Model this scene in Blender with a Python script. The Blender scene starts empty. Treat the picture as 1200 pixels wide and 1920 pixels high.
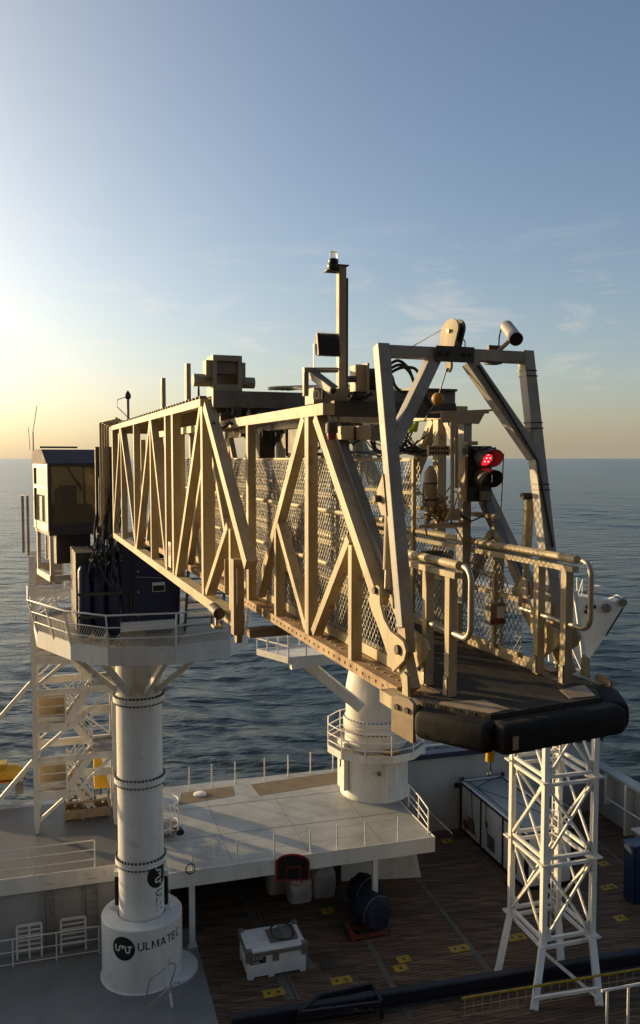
import bpy, math, random
import numpy as np
from mathutils import Vector, Matrix

random.seed(7)
SC = bpy.context.scene
COL = SC.collection
R = math.radians

# ------------------------------------------------------------------ camera
ZC = 22.0                                   # camera height above the sea
FPX, PW, PH = 1600.0, 1200.0, 1920.0
PITCH = math.atan(101.0 / FPX)
cam_d = bpy.data.cameras.new('camera')
cam = bpy.data.objects.new('camera', cam_d)
COL.objects.link(cam)
cam.location = (0, 0, ZC)
cam.rotation_euler = (math.pi / 2 - PITCH, 0, 0)
cam_d.sensor_fit = 'VERTICAL'
cam_d.sensor_height = 36.0
cam_d.lens = 36.0 * FPX / PH
cam_d.clip_start = 0.1
cam_d.clip_end = 100000
SC.camera = cam

# ------------------------------------------------------------------ sky, sun, exposure
SUN_AZ, SUN_EL = R(-58), R(9.5)             # azimuth from the view direction, left is negative
SKY_STRENGTH = 0.087
SUN_STRENGTH = 3.1
world = bpy.data.worlds.new("World")
SC.world = world
world.use_nodes = True
wn, wl = world.node_tree.nodes, world.node_tree.links
bg = wn['Background']
sky = wn.new('ShaderNodeTexSky')
sky.sky_type = 'NISHITA'
sky.sun_disc = False
sky.sun_elevation = SUN_EL
sky.sun_rotation = SUN_AZ
sky.altitude = 0
sky.air_density = 0.8
sky.dust_density = 1.8
sky.ozone_density = 1.3
bg.inputs['Strength'].default_value = SKY_STRENGTH
# thin streaky clouds low in the sky
tc = wn.new('ShaderNodeTexCoord')
sep = wn.new('ShaderNodeSeparateXYZ')
wl.new(tc.outputs['Generated'], sep.inputs[0])
mp = wn.new('ShaderNodeMapping')
mp.inputs['Scale'].default_value = (6.5, 6.5, 30.0)
mp.inputs['Location'].default_value = (4.1, 2.7, 1.1)
wl.new(tc.outputs['Generated'], mp.inputs[0])
nz = wn.new('ShaderNodeTexNoise')
nz.inputs['Scale'].default_value = 1.25
nz.inputs['Detail'].default_value = 8
nz.inputs['Roughness'].default_value = 0.62
nz.inputs['Distortion'].default_value = 0.5
wl.new(mp.outputs[0], nz.inputs['Vector'])
rmp = wn.new('ShaderNodeValToRGB')
rmp.color_ramp.elements[0].position = 0.51
rmp.color_ramp.elements[1].position = 0.80
rmp.color_ramp.elements[0].color = (0, 0, 0, 1)
rmp.color_ramp.elements[1].color = (1, 1, 1, 1)
wl.new(nz.outputs['Fac'], rmp.inputs[0])
band = wn.new('ShaderNodeValToRGB')          # only between about 4 and 15 degrees up
e = band.color_ramp.elements
e[0].position, e[0].color = 0.04, (0, 0, 0, 1)
e[1].position, e[1].color = 0.27, (0, 0, 0, 1)
m1 = band.color_ramp.elements.new(0.11); m1.color = (1, 1, 1, 1)
m2 = band.color_ramp.elements.new(0.17); m2.color = (.8, .8, .8, 1)
wl.new(sep.outputs['Z'], band.inputs[0])
mul = wn.new('ShaderNodeMath'); mul.operation = 'MULTIPLY'
wl.new(rmp.outputs[0], mul.inputs[0]); wl.new(band.outputs[0], mul.inputs[1])
mul2 = wn.new('ShaderNodeMath'); mul2.operation = 'MULTIPLY'; mul2.inputs[1].default_value = 0.42
wl.new(mul.outputs[0], mul2.inputs[0])
mix = wn.new('ShaderNodeMixRGB')
mix.inputs[2].default_value = (6.4, 5.2, 4.0, 1)
wl.new(mul2.outputs[0], mix.inputs[0])
wl.new(sky.outputs[0], mix.inputs[1])
# pale sea haze hugging the horizon
hz_a = wn.new('ShaderNodeMath'); hz_a.operation = 'ABSOLUTE'
wl.new(sep.outputs['Z'], hz_a.inputs[0])
hz_m = wn.new('ShaderNodeMath'); hz_m.operation = 'MULTIPLY'; hz_m.inputs[1].default_value = -13.0
wl.new(hz_a.outputs[0], hz_m.inputs[0])
hz_e = wn.new('ShaderNodeMath'); hz_e.operation = 'EXPONENT'
wl.new(hz_m.outputs[0], hz_e.inputs[0])
hz_k = wn.new('ShaderNodeMath'); hz_k.operation = 'MULTIPLY'; hz_k.inputs[1].default_value = 0.62
wl.new(hz_e.outputs[0], hz_k.inputs[0])
mix_h = wn.new('ShaderNodeMixRGB'); mix_h.inputs[2].default_value = (3.1, 2.65, 1.95, 1)
wl.new(hz_k.outputs[0], mix_h.inputs[0]); wl.new(mix.outputs[0], mix_h.inputs[1])
# forward-scattered glow of the hazy air around the sun
sdir = (math.sin(SUN_AZ) * math.cos(SUN_EL), math.cos(SUN_AZ) * math.cos(SUN_EL), math.sin(SUN_EL))
dt = wn.new('ShaderNodeVectorMath'); dt.operation = 'DOT_PRODUCT'; dt.inputs[1].default_value = sdir
wl.new(tc.outputs['Generated'], dt.inputs[0])
mx0 = wn.new('ShaderNodeMath'); mx0.operation = 'MAXIMUM'; mx0.inputs[1].default_value = 0.0
wl.new(dt.outputs['Value'], mx0.inputs[0])
pw = wn.new('ShaderNodeMath'); pw.operation = 'POWER'; pw.inputs[1].default_value = 6.5
wl.new(mx0.outputs[0], pw.inputs[0])
gl = wn.new('ShaderNodeMixRGB'); gl.blend_type = 'ADD'; gl.inputs[2].default_value = (3.9, 3.1, 1.75, 1)
wl.new(pw.outputs[0], gl.inputs[0]); wl.new(mix_h.outputs[0], gl.inputs[1])
wl.new(gl.outputs[0], bg.inputs['Color'])

sun_d = bpy.data.lights.new('sun', 'SUN')
sun_d.energy = SUN_STRENGTH
sun_d.angle = R(0.55)
sun_d.color = (1.0, 0.71, 0.36)
sun = bpy.data.objects.new('sun', sun_d)
COL.objects.link(sun)
sun_dir = Vector((math.sin(SUN_AZ) * math.cos(SUN_EL), math.cos(SUN_AZ) * math.cos(SUN_EL), math.sin(SUN_EL)))
sun.rotation_euler = sun_dir.to_track_quat('Z', 'Y').to_euler()
sun.location = (-40, 40, 60)

SC.view_settings.view_transform = 'Standard'
SC.view_settings.look = 'None'
SC.view_settings.exposure = 1.02
SC.view_settings.gamma = 1.0
SC.cycles.max_bounces = 8
SC.cycles.use_denoising = True

# ------------------------------------------------------------------ calibrated helpers: photo pixel -> world point
FW = Vector((0, math.cos(PITCH), -math.sin(PITCH)))
UPV = Vector((0, math.sin(PITCH), math.cos(PITCH)))
RT = Vector((1, 0, 0))
C0 = Vector((0, 0, ZC))
def ray(x, y):
    return RT * ((x - PW / 2) / FPX) + UPV * ((PH / 2 - y) / FPX) + FW
def W(x, y, zr):                              # point on the horizontal plane zr (relative to the camera)
    r = ray(x, y); return C0 + r * (zr / r.z)
def D(x, y, d):                               # point at forward distance d
    r = ray(x, y); return C0 + r * (d / r.y)
AZG, AZS = R(20.1), R(16.6)                   # headings of gangway and ship
U = Vector((-math.sin(AZG), math.cos(AZG), 0)); V = Vector((math.cos(AZG), math.sin(AZG), 0))
US = Vector((-math.sin(AZS), math.cos(AZS), 0)); VS = Vector((math.cos(AZS), math.sin(AZS), 0))
Z = Vector((0, 0, 1))
def G(u, v, z):                               # gangway frame
    return U * u + V * v + Z * (ZC + z)
def S(a, b, z):                               # ship frame
    return US * a + VS * b + Z * (ZC + z)
def uz(x, y, v):                              # pixel -> (u, z) on the gangway plane v
    r = ray(x, y); p = r * (v / r.dot(V)); return p.dot(U), p.z

# ------------------------------------------------------------------ mesh builder
class MB:
    def __init__(s): s.v = []; s.f = []
    def add(s, vs, fs):
        n = len(s.v); s.v += [Vector(p) for p in vs]; s.f += [tuple(i + n for i in f) for f in fs]; return s
    def bar(s, p, q, side, ws, wo):           # box from p to q, ws wide along side, wo in the third direction
        p, q = Vector(p), Vector(q); d = (q - p).normalized()
        a = (side - d * side.dot(d)).normalized(); b = d.cross(a)
        a = a * (ws / 2); b = b * (wo / 2)
        vs = [p - a - b, p + a - b, p + a + b, p - a + b, q - a - b, q + a - b, q + a + b, q - a + b]
        return s.add(vs, [(0, 3, 2, 1), (4, 5, 6, 7), (0, 1, 5, 4), (1, 2, 6, 5), (2, 3, 7, 6), (3, 0, 4, 7)])
    def box(s, c, ax, ay, az):                # centre and three half axes
        c = Vector(c)
        vs = [c - ax - ay - az, c + ax - ay - az, c + ax + ay - az, c - ax + ay - az,
              c - ax - ay + az, c + ax - ay + az, c + ax + ay + az, c - ax + ay + az]
        return s.add(vs, [(0, 3, 2, 1), (4, 5, 6, 7), (0, 1, 5, 4), (1, 2, 6, 5), (2, 3, 7, 6), (3, 0, 4, 7)])
    def gbox(s, u0, u1, v0, v1, z0, z1):      # box in the gangway frame
        return s.box(G((u0 + u1) / 2, (v0 + v1) / 2, (z0 + z1) / 2), V * (abs(v1 - v0) / 2), U * (abs(u1 - u0) / 2), Z * (abs(z1 - z0) / 2))
    def sbox(s, o, a0, a1, b0, b1, z0, z1):   # box in ship axes about the point o (z from o)
        c = o + US * ((a0 + a1) / 2) + VS * ((b0 + b1) / 2) + Z * ((z0 + z1) / 2)
        return s.box(c, VS * (abs(b1 - b0) / 2), US * (abs(a1 - a0) / 2), Z * (abs(z1 - z0) / 2))
    def prism(s, poly, ext):                  # polygon (3-D points) extruded by ext
        poly = [Vector(p) for p in poly]; n = len(poly)
        vs = poly + [p + ext for p in poly]
        return s.add(vs, [tuple(range(n))[::-1], tuple(range(n, 2 * n))] + [(i, (i + 1) % n, n + (i + 1) % n, n + i) for i in range(n)])
    def tube(s, pts, r, n=8, closed=False, caps=True):
        pts = [Vector(p) for p in pts]; m = len(pts); rings = []
        prev = None
        for i, p in enumerate(pts):
            if closed: d = pts[(i + 1) % m] - pts[i - 1]
            else: d = pts[min(i + 1, m - 1)] - pts[max(i - 1, 0)]
            d = d.normalized()
            if prev is None:
                a = d.orthogonal().normalized()
            else:
                a = (prev - d * prev.dot(d))
                a = a.normalized() if a.length > 1e-6 else d.orthogonal().normalized()
            prev = a; b = d.cross(a)
            rr = r[i] if isinstance(r, (list, tuple)) else r
            rings.append([p + a * (rr * math.cos(2 * math.pi * k / n)) + b * (rr * math.sin(2 * math.pi * k / n)) for k in range(n)])
        vs = [q for ring in rings for q in ring]; fs = []
        for i in range(m if closed else m - 1):
            j = (i + 1) % m
            for k in range(n):
                fs.append((i * n + k, i * n + (k + 1) % n, j * n + (k + 1) % n, j * n + k))
        if caps and not closed:
            fs.append(tuple(range(n))[::-1]); fs.append(tuple((m - 1) * n + k for k in range(n)))
        return s.add(vs, fs)
    def cyl(s, p, q, r1, r2=None, n=24):
        r2 = r1 if r2 is None else r2
        return s.tube([p, q], [r1, r2], n)
    def lathe(s, c, prof, n=48, a0=0.0):      # prof: (radius, z) about the vertical axis through c
        c = Vector(c); vs = []; fs = []; m = len(prof)
        for (r, z) in prof:
            for k in range(n):
                t = a0 + 2 * math.pi * k / n
                vs.append(c + Vector((r * math.cos(t), r * math.sin(t), z)))
        for i in range(m - 1):
            for k in range(n):
                fs.append((i * n + k, i * n + (k + 1) % n, (i + 1) * n + (k + 1) % n, (i + 1) * n + k))
        if prof[0][0] > 1e-4: fs.append(tuple(range(n))[::-1])
        if prof[-1][0] > 1e-4: fs.append(tuple((m - 1) * n + k for k in range(n)))
        return s.add(vs, fs)
    def ball(s, c, r, n=16, sq=(1, 1, 1)):
        c = Vector(c); vs = []; fs = []; m = n // 2
        for i in range(m + 1):
            ph = math.pi * i / m
            for k in range(n):
                t = 2 * math.pi * k / n
                vs.append(c + Vector((r * sq[0] * math.sin(ph) * math.cos(t), r * sq[1] * math.sin(ph) * math.sin(t), r * sq[2] * math.cos(ph))))
        for i in range(m):
            for k in range(n):
                fs.append((i * n + k, (i + 1) * n + k, (i + 1) * n + (k + 1) % n, i * n + (k + 1) % n))
        return s.add(vs, fs)
    def bolts(s, c, r, z, n, br, h):          # a ring of bolts under/over a flange
        for k in range(n):
            t = 2 * math.pi * k / n
            p = Vector(c) + Vector((r * math.cos(t), r * math.sin(t), z))
            s.tube([p, p + Z * h], br, 6)
        return s
    def ribbon(s, pts, w, nrm):               # flat strip with a little thickness handled by caller
        pts = [Vector(p) for p in pts]; vs = []; fs = []
        for i, p in enumerate(pts):
            d = (pts[min(i + 1, len(pts) - 1)] - pts[max(i - 1, 0)]).normalized()
            nn = nrm(p) if callable(nrm) else nrm
            a = nn.cross(d).normalized() * (w / 2)
            vs += [p - a, p + a]
            if i: fs.append((2 * i - 2, 2 * i - 1, 2 * i + 1, 2 * i))
        return s.add(vs, fs)

SMOOTH = {'cyl': True}
ORG = {}
def mesh_obj(name, mb, mat, org, smooth=None):
    me = bpy.data.meshes.new(name)
    o3 = Vector(org)
    me.from_pydata([tuple(p - o3) for p in mb.v], [], mb.f)
    if smooth is not None:
        for p in me.polygons: p.use_smooth = True
        me.set_sharp_from_angle(angle=R(smooth))
    me.materials.append(mat)
    me.update()
    ob = bpy.data.objects.new(name, me)
    COL.objects.link(ob)
    return ob
def tag(o, label, cat, group=None):
    o['label'] = label; o['category'] = cat
    if group: o['group'] = group
    return o
def thing(name, label, cat, loc, group=None):
    o = bpy.data.objects.new(name, None); COL.objects.link(o)
    o.empty_display_size = 0.2
    o.location = loc; ORG[o.name] = Vector(loc)
    return tag(o, label, cat, group)
def part(name, mb, mat, parent, label=None, smooth=None, bevel=0):
    org = ORG[parent.name]
    ob = mesh_obj(name, mb, mat, org, smooth)
    ob.parent = parent
    ORG[ob.name] = org
    if label: ob['label'] = label
    if bevel:
        b = ob.modifiers.new('bevel', 'BEVEL'); b.width = bevel; b.segments = 2; b.limit_method = 'ANGLE'
    return ob
def solo(name, mb, mat, label, cat, base, group=None, smooth=None, bevel=0):
    ob = mesh_obj(name, mb, mat, base, smooth)
    ob.location = base; ORG[ob.name] = Vector(base)
    if bevel:
        b = ob.modifiers.new('bevel', 'BEVEL'); b.width = bevel; b.segments = 2; b.limit_method = 'ANGLE'
    return tag(ob, label, cat, group)
def struct(name, mb, mat, smooth=None):
    ob = mesh_obj(name, mb, mat, (0, 0, 0), smooth); ob['kind'] = 'structure'; return ob

# ------------------------------------------------------------------ materials
def mat(name, col, rough=0.5, metal=0.0, dirt=None, dirt_amt=0.5, scale=3.0, bump=0.0, streak=False, spec=0.5, rust=0.0):
    m = bpy.data.materials.new(name); m.use_nodes = True
    n, l = m.node_tree.nodes, m.node_tree.links
    b = n['Principled BSDF']
    b.inputs['Roughness'].default_value = rough
    b.inputs['Metallic'].default_value = metal
    b.inputs['Specular IOR Level'].default_value = spec
    b.inputs['Base Color'].default_value = (*col, 1)
    if dirt is not None:
        t = n.new('ShaderNodeTexCoord'); mpn = n.new('ShaderNodeMapping')
        l.new(t.outputs['Object'], mpn.inputs[0])
        mpn.inputs['Scale'].default_value = (scale, scale, scale * (0.18 if streak else 1))
        no = n.new('ShaderNodeTexNoise'); no.inputs['Detail'].default_value = 7; no.inputs['Roughness'].default_value = .65
        no.inputs['Scale'].default_value = 1.0
        l.new(mpn.outputs[0], no.inputs['Vector'])
        cr = n.new('ShaderNodeValToRGB'); cr.color_ramp.elements[0].position = .42; cr.color_ramp.elements[1].position = .72
        l.new(no.outputs['Fac'], cr.inputs[0])
        mx = n.new('ShaderNodeMixRGB'); mx.inputs[1].default_value = (*col, 1); mx.inputs[2].default_value = (*dirt, 1)
        mm = n.new('ShaderNodeMath'); mm.operation = 'MULTIPLY'; mm.inputs[1].default_value = dirt_amt
        l.new(cr.outputs[0], mm.inputs[0]); l.new(mm.outputs[0], mx.inputs[0])
        last = mx
        if rust > 0:
            n2 = n.new('ShaderNodeTexNoise'); n2.inputs['Scale'].default_value = scale * 2.7; n2.inputs['Detail'].default_value = 9
            l.new(t.outputs['Object'], n2.inputs['Vector'])
            c2 = n.new('ShaderNodeValToRGB'); c2.color_ramp.elements[0].position = .60; c2.color_ramp.elements[1].position = .70
            l.new(n2.outputs['Fac'], c2.inputs[0])
            m3 = n.new('ShaderNodeMath'); m3.operation = 'MULTIPLY'; m3.inputs[1].default_value = rust
            l.new(c2.outputs[0], m3.inputs[0])
            mx2 = n.new('ShaderNodeMixRGB'); mx2.inputs[2].default_value = (.16, .06, .025, 1)
            l.new(m3.outputs[0], mx2.inputs[0]); l.new(mx.outputs[0], mx2.inputs[1]); last = mx2
        l.new(last.outputs[0], b.inputs['Base Color'])
        rr = n.new('ShaderNodeMapRange'); rr.inputs[3].default_value = max(.05, rough - .1); rr.inputs[4].default_value = min(1, rough + .2)
        l.new(no.outputs['Fac'], rr.inputs[0]); l.new(rr.outputs[0], b.inputs['Roughness'])
        if bump:
            bp = n.new('ShaderNodeBump'); bp.inputs['Strength'].default_value = bump; bp.inputs['Distance'].default_value = .01
            l.new(no.outputs['Fac'], bp.inputs['Height']); l.new(bp.outputs[0], b.inputs['Normal'])
    return m
def emis(name, col, k):
    m = bpy.data.materials.new(name); m.use_nodes = True
    b = m.node_tree.nodes['Principled BSDF']
    b.inputs['Base Color'].default_value = (*col, 1)
    b.inputs['Emission Color'].default_value = (*col, 1); b.inputs['Emission Strength'].default_value = k
    return m

M = {}
M['boom'] = mat('boom_paint', (.49, .405, .25), .52, 0, (.18, .14, .085), .8, 2.6, .2, streak=True, rust=.5)
M['outer'] = mat('outer_boom_paint', (.47, .39, .235), .52, 0, (.19, .15, .085), .7, 2.2, .2, streak=True, rust=.25)
M['chord'] = mat('rusty_chord', (.38, .26, .14), .65, 0, (.13, .065, .032), .9, 3.5, .25, rust=.85)
M['galv'] = mat('grey_aluminium', (.34, .325, .295), .5, .0, (.17, .16, .145), .65, 4.0, .1)
M['dark'] = mat('dark_steel', (.075, .066, .055), .55, .2, (.03, .026, .02), .6, 4, .1)
M['mid'] = mat('grey_steel', (.20, .18, .15), .5, .2, (.09, .08, .06), .6, 4, .1)
M['tan2'] = mat('dusty_grey_paint', (.34, .29, .21), .55, 0, (.17, .14, .10), .6, 4, .12, rust=.1)
M['brown'] = mat('weathered_tan', (.36, .28, .18), .55, 0, (.16, .11, .06), .6, 4, .15, rust=.3)
M['white'] = mat('white_paint', (.76, .745, .69), .45, 0, (.46, .41, .32), .55, 1.1, .06, streak=True, rust=.22)
M['whitec'] = mat('white_column_paint', (.80, .78, .72), .4, 0, (.50, .45, .36), .55, 1.2, .06, streak=True, rust=.22)
M['white2'] = mat('white_rail_paint', (.74, .72, .67), .5)
M['deckw'] = mat('pale_deck_paint', (.36, .365, .345), .42, 0, (.19, .19, .175), .8, .55, .05, rust=.12)
M['deckg'] = mat('grey_deck_paint', (.23, .23, .215), .45, 0, (.14, .14, .125), .6, .7, .05)
M['wallg'] = mat('grey_wall_paint', (.38, .38, .36), .55, 0, (.18, .18, .165), .5, .6, .05, streak=True, rust=.08)
M['navy'] = mat('navy_paint', (.014, .018, .060), .4, 0, (.022, .022, .034), .4, 1.5)
M['navyr'] = mat('dark_navy_paint', (.007, .008, .016), .5, 0, (.014, .014, .02), .4, 1.5)
M['bluec'] = mat('blue_container_paint', (.008, .022, .07), .45, 0, (.006, .014, .04), .5, 2)
M['tarp'] = mat('blue_tarp', (.010, .014, .032), .7, 0, (.004, .006, .014), .8, 6, 1.0)
M['black'] = mat('black_rubber', (.009, .009, .009), .72, 0, (.035, .032, .028), .8, 7, .3, spec=.25)
M['cable'] = mat('black_cable', (.012, .011, .010), .45)
M['wire'] = mat('galvanised_wire', (.36, .35, .33), .45, .3)
M['tread'] = mat('tread_plate', (.052, .047, .041), .72, .0, (.04, .032, .024), .6, 5, .1)
M['cabin'] = mat('cabin_paint', (.06, .04, .035), .5, 0, (.03, .02, .018), .5, 3)
M['cabinroof'] = mat('cabin_roof_paint', (.09, .068, .072), .75, 0, (.06, .045, .045), .5, 3)
M['cream'] = mat('cream_paint', (.72, .68, .58), .45, 0, (.5, .42, .3), .3, 2)
M['yellow'] = mat('yellow_paint', (.50, .31, .015), .5, 0, (.12, .075, .02), .85, 7)
M['yellowb'] = mat('yellow_bright', (.58, .33, .01), .4, 0, (.4, .22, .02), .5, 6)
M['orange'] = mat('orange_paint', (.16, .028, .012), .5, 0, (.25, .06, .02), .5, 6)
M['red'] = mat('red_paint', (.32, .02, .02), .45)
M['redd'] = mat('dark_red', (.16, .02, .015), .4)
M['lime'] = mat('lime_rope', (.45, .55, .03), .7, 0, (.25, .33, .02), .6, 20, .4)
M['buoy'] = mat('weathered_float', (.45, .22, .03), .55, 0, (.10, .06, .03), .75, 9, .2)
M['bag'] = mat('woven_bag', (.52, .50, .46), .8, 0, (.34, .32, .29), .6, 5, .8)
M['ink'] = mat('black_ink', (.010, .010, .011), .4)
M['plate'] = mat('white_plate', (.72, .70, .64), .4)
M['steel'] = mat('bare_steel', (.40, .36, .30), .42, .5, (.26, .22, .17), .5, 6)
M['copper'] = mat('oiled_fittings', (.40, .28, .16), .35, .7, (.12, .08, .05), .6, 14)
M['lens'] = mat('dark_lens', (.03, .03, .028), .15)
M['acc'] = mat('accumulator_paint', (.34, .27, .17), .45, 0, (.2, .15, .09), .4, 5)
M['redlamp'] = emis('red_lamp', (1.0, .01, .02), 1.0)
M['redspot'] = emis('red_led', (1.0, .16, .16), 3.0)
g = bpy.data.materials.new('cab_glass'); g.use_nodes = True
gb = g.node_tree.nodes['Principled BSDF']
gb.inputs['Base Color'].default_value = (.42, .34, .20, 1); gb.inputs['Roughness'].default_value = .03
gb.inputs['Transmission Weight'].default_value = .75; gb.inputs['IOR'].default_value = 1.12; gb.inputs['Specular IOR Level'].default_value = .6
M['glass'] = g
g = bpy.data.materials.new('mirror_glass'); g.use_nodes = True
gb = g.node_tree.nodes['Principled BSDF']
gb.inputs['Base Color'].default_value = (.80, .86, .66, 1); gb.inputs['Roughness'].default_value = .06; gb.inputs['Metallic'].default_value = 1.0
M['mirror'] = g
g = bpy.data.materials.new('clear_lens'); g.use_nodes = True
gb = g.node_tree.nodes['Principled BSDF']
gb.inputs['Base Color'].default_value = (.9, .88, .82, 1); gb.inputs['Roughness'].default_value = .08; gb.inputs['Transmission Weight'].default_value = .8; gb.inputs['IOR'].default_value = 1.3
M['clear'] = g

def wood_mat():
    m = bpy.data.materials.new('wood_deck'); m.use_nodes = True
    n, l = m.node_tree.nodes, m.node_tree.links; b = n['Principled BSDF']
    t = n.new('ShaderNodeTexCoord'); mp = n.new('ShaderNodeMapping'); mp.inputs['Rotation'].default_value = (0, 0, -AZS)
    l.new(t.outputs['Object'], mp.inputs[0])
    br = n.new('ShaderNodeTexBrick'); br.inputs['Scale'].default_value = 1.0
    br.inputs['Brick Width'].default_value = 4.6; br.inputs['Row Height'].default_value = .16
    br.inputs['Mortar Size'].default_value = .012; br.inputs['Mortar Smooth'].default_value = .3
    br.inputs['Color1'].default_value = (.19, .125, .078, 1); br.inputs['Color2'].default_value = (.125, .082, .052, 1)
    br.inputs['Mortar'].default_value = (.03, .019, .012, 1)
    l.new(mp.outputs[0], br.inputs['Vector'])
    mp2 = n.new('ShaderNodeMapping'); mp2.inputs['Rotation'].default_value = (0, 0, -AZS); mp2.inputs['Scale'].default_value = (.5, 5, 1)
    l.new(t.outputs['Object'], mp2.inputs[0])
    no = n.new('ShaderNodeTexNoise'); no.inputs['Scale'].default_value = 1.6; no.inputs['Detail'].default_value = 8
    l.new(mp2.outputs[0], no.inputs['Vector'])
    cr = n.new('ShaderNodeValToRGB'); cr.color_ramp.elements[0].position = .3; cr.color_ramp.elements[1].position = .75
    cr.color_ramp.elements[0].color = (.45, .42, .40, 1); cr.color_ramp.elements[1].color = (1.45, 1.4, 1.35, 1)
    l.new(no.outputs['Fac'], cr.inputs[0])
    mx = n.new('ShaderNodeMixRGB'); mx.blend_type = 'MULTIPLY'; mx.inputs[0].default_value = 1
    l.new(br.outputs['Color'], mx.inputs[1]); l.new(cr.outputs[0], mx.inputs[2])
    l.new(mx.outputs[0], b.inputs['Base Color'])
    b.inputs['Roughness'].default_value = .75; b.inputs['Specular IOR Level'].default_value = .2
    bp = n.new('ShaderNodeBump'); bp.inputs['Strength'].default_value = .35; bp.inputs['Distance'].default_value = .02
    l.new(br.outputs['Fac'], bp.inputs['Height']); bp.invert = True; l.new(bp.outputs[0], b.inputs['Normal'])
    return m
M['wood'] = wood_mat()

def sea_mat():
    m = bpy.data.materials.new('sea_water'); m.use_nodes = True
    n, l = m.node_tree.nodes, m.node_tree.links; b = n['Principled BSDF']
    b.inputs['Base Color'].default_value = (.026, .042, .046, 1)
    b.inputs['Roughness'].default_value = .20
    b.inputs['IOR'].default_value = 1.33
    t = n.new('ShaderNodeTexCoord'); mp = n.new('ShaderNodeMapping'); mp.inputs['Scale'].default_value = (.8, 1.5, 1)
    l.new(t.outputs['Object'], mp.inputs[0])
    no = n.new('ShaderNodeTexNoise'); no.inputs['Scale'].default_value = 1.5; no.inputs['Detail'].default_value = 6; no.inputs['Roughness'].default_value = .6
    l.new(mp.outputs[0], no.inputs['Vector'])
    bp = n.new('ShaderNodeBump'); bp.inputs['Strength'].default_value = .8; bp.inputs['Distance'].default_value = .16
    l.new(no.outputs['Fac'], bp.inputs['Height'])
    mp2 = n.new('ShaderNodeMapping'); mp2.inputs['Scale'].default_value = (.10, .26, 1)
    l.new(t.outputs['Object'], mp2.inputs[0])
    n2 = n.new('ShaderNodeTexNoise'); n2.inputs['Scale'].default_value = 1.0; n2.inputs['Detail'].default_value = 5
    l.new(mp2.outputs[0], n2.inputs['Vector'])
    b2 = n.new('ShaderNodeBump'); b2.inputs['Strength'].default_value = 1.0; b2.inputs['Distance'].default_value = 1.6
    l.new(n2.outputs['Fac'], b2.inputs['Height']); l.new(bp.outputs[0], b2.inputs['Normal'])
    l.new(b2.outputs[0], b.inputs['Normal'])
    return m
M['sea'] = sea_mat()

def tread_mat():
    m = M['tread']; n, l = m.node_tree.nodes, m.node_tree.links; b = n['Principled BSDF']
    t = n.new('ShaderNodeTexCoord'); mp = n.new('ShaderNodeMapping'); mp.inputs['Rotation'].default_value = (0, 0, R(45) - AZG)
    mp.inputs['Scale'].default_value = (26, 26, 26)
    l.new(t.outputs['Object'], mp.inputs[0])
    ch = n.new('ShaderNodeTexBrick'); ch.inputs['Scale'].default_value = 1; ch.inputs['Brick Width'].default_value = 1.4; ch.inputs['Row Height'].default_value = .7
    ch.inputs['Mortar Size'].default_value = .22; b.inputs['Specular IOR Level'].default_value = .3; ch.inputs['Mortar Smooth'].default_value = .6
    l.new(mp.outputs[0], ch.inputs['Vector'])
    bp = n.new('ShaderNodeBump'); bp.inputs['Strength'].default_value = .9; bp.inputs['Distance'].default_value = .01; bp.invert = True
    l.new(ch.outputs['Fac'], bp.inputs['Height']); l.new(bp.outputs[0], b.inputs['Normal'])
tread_mat()

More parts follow.
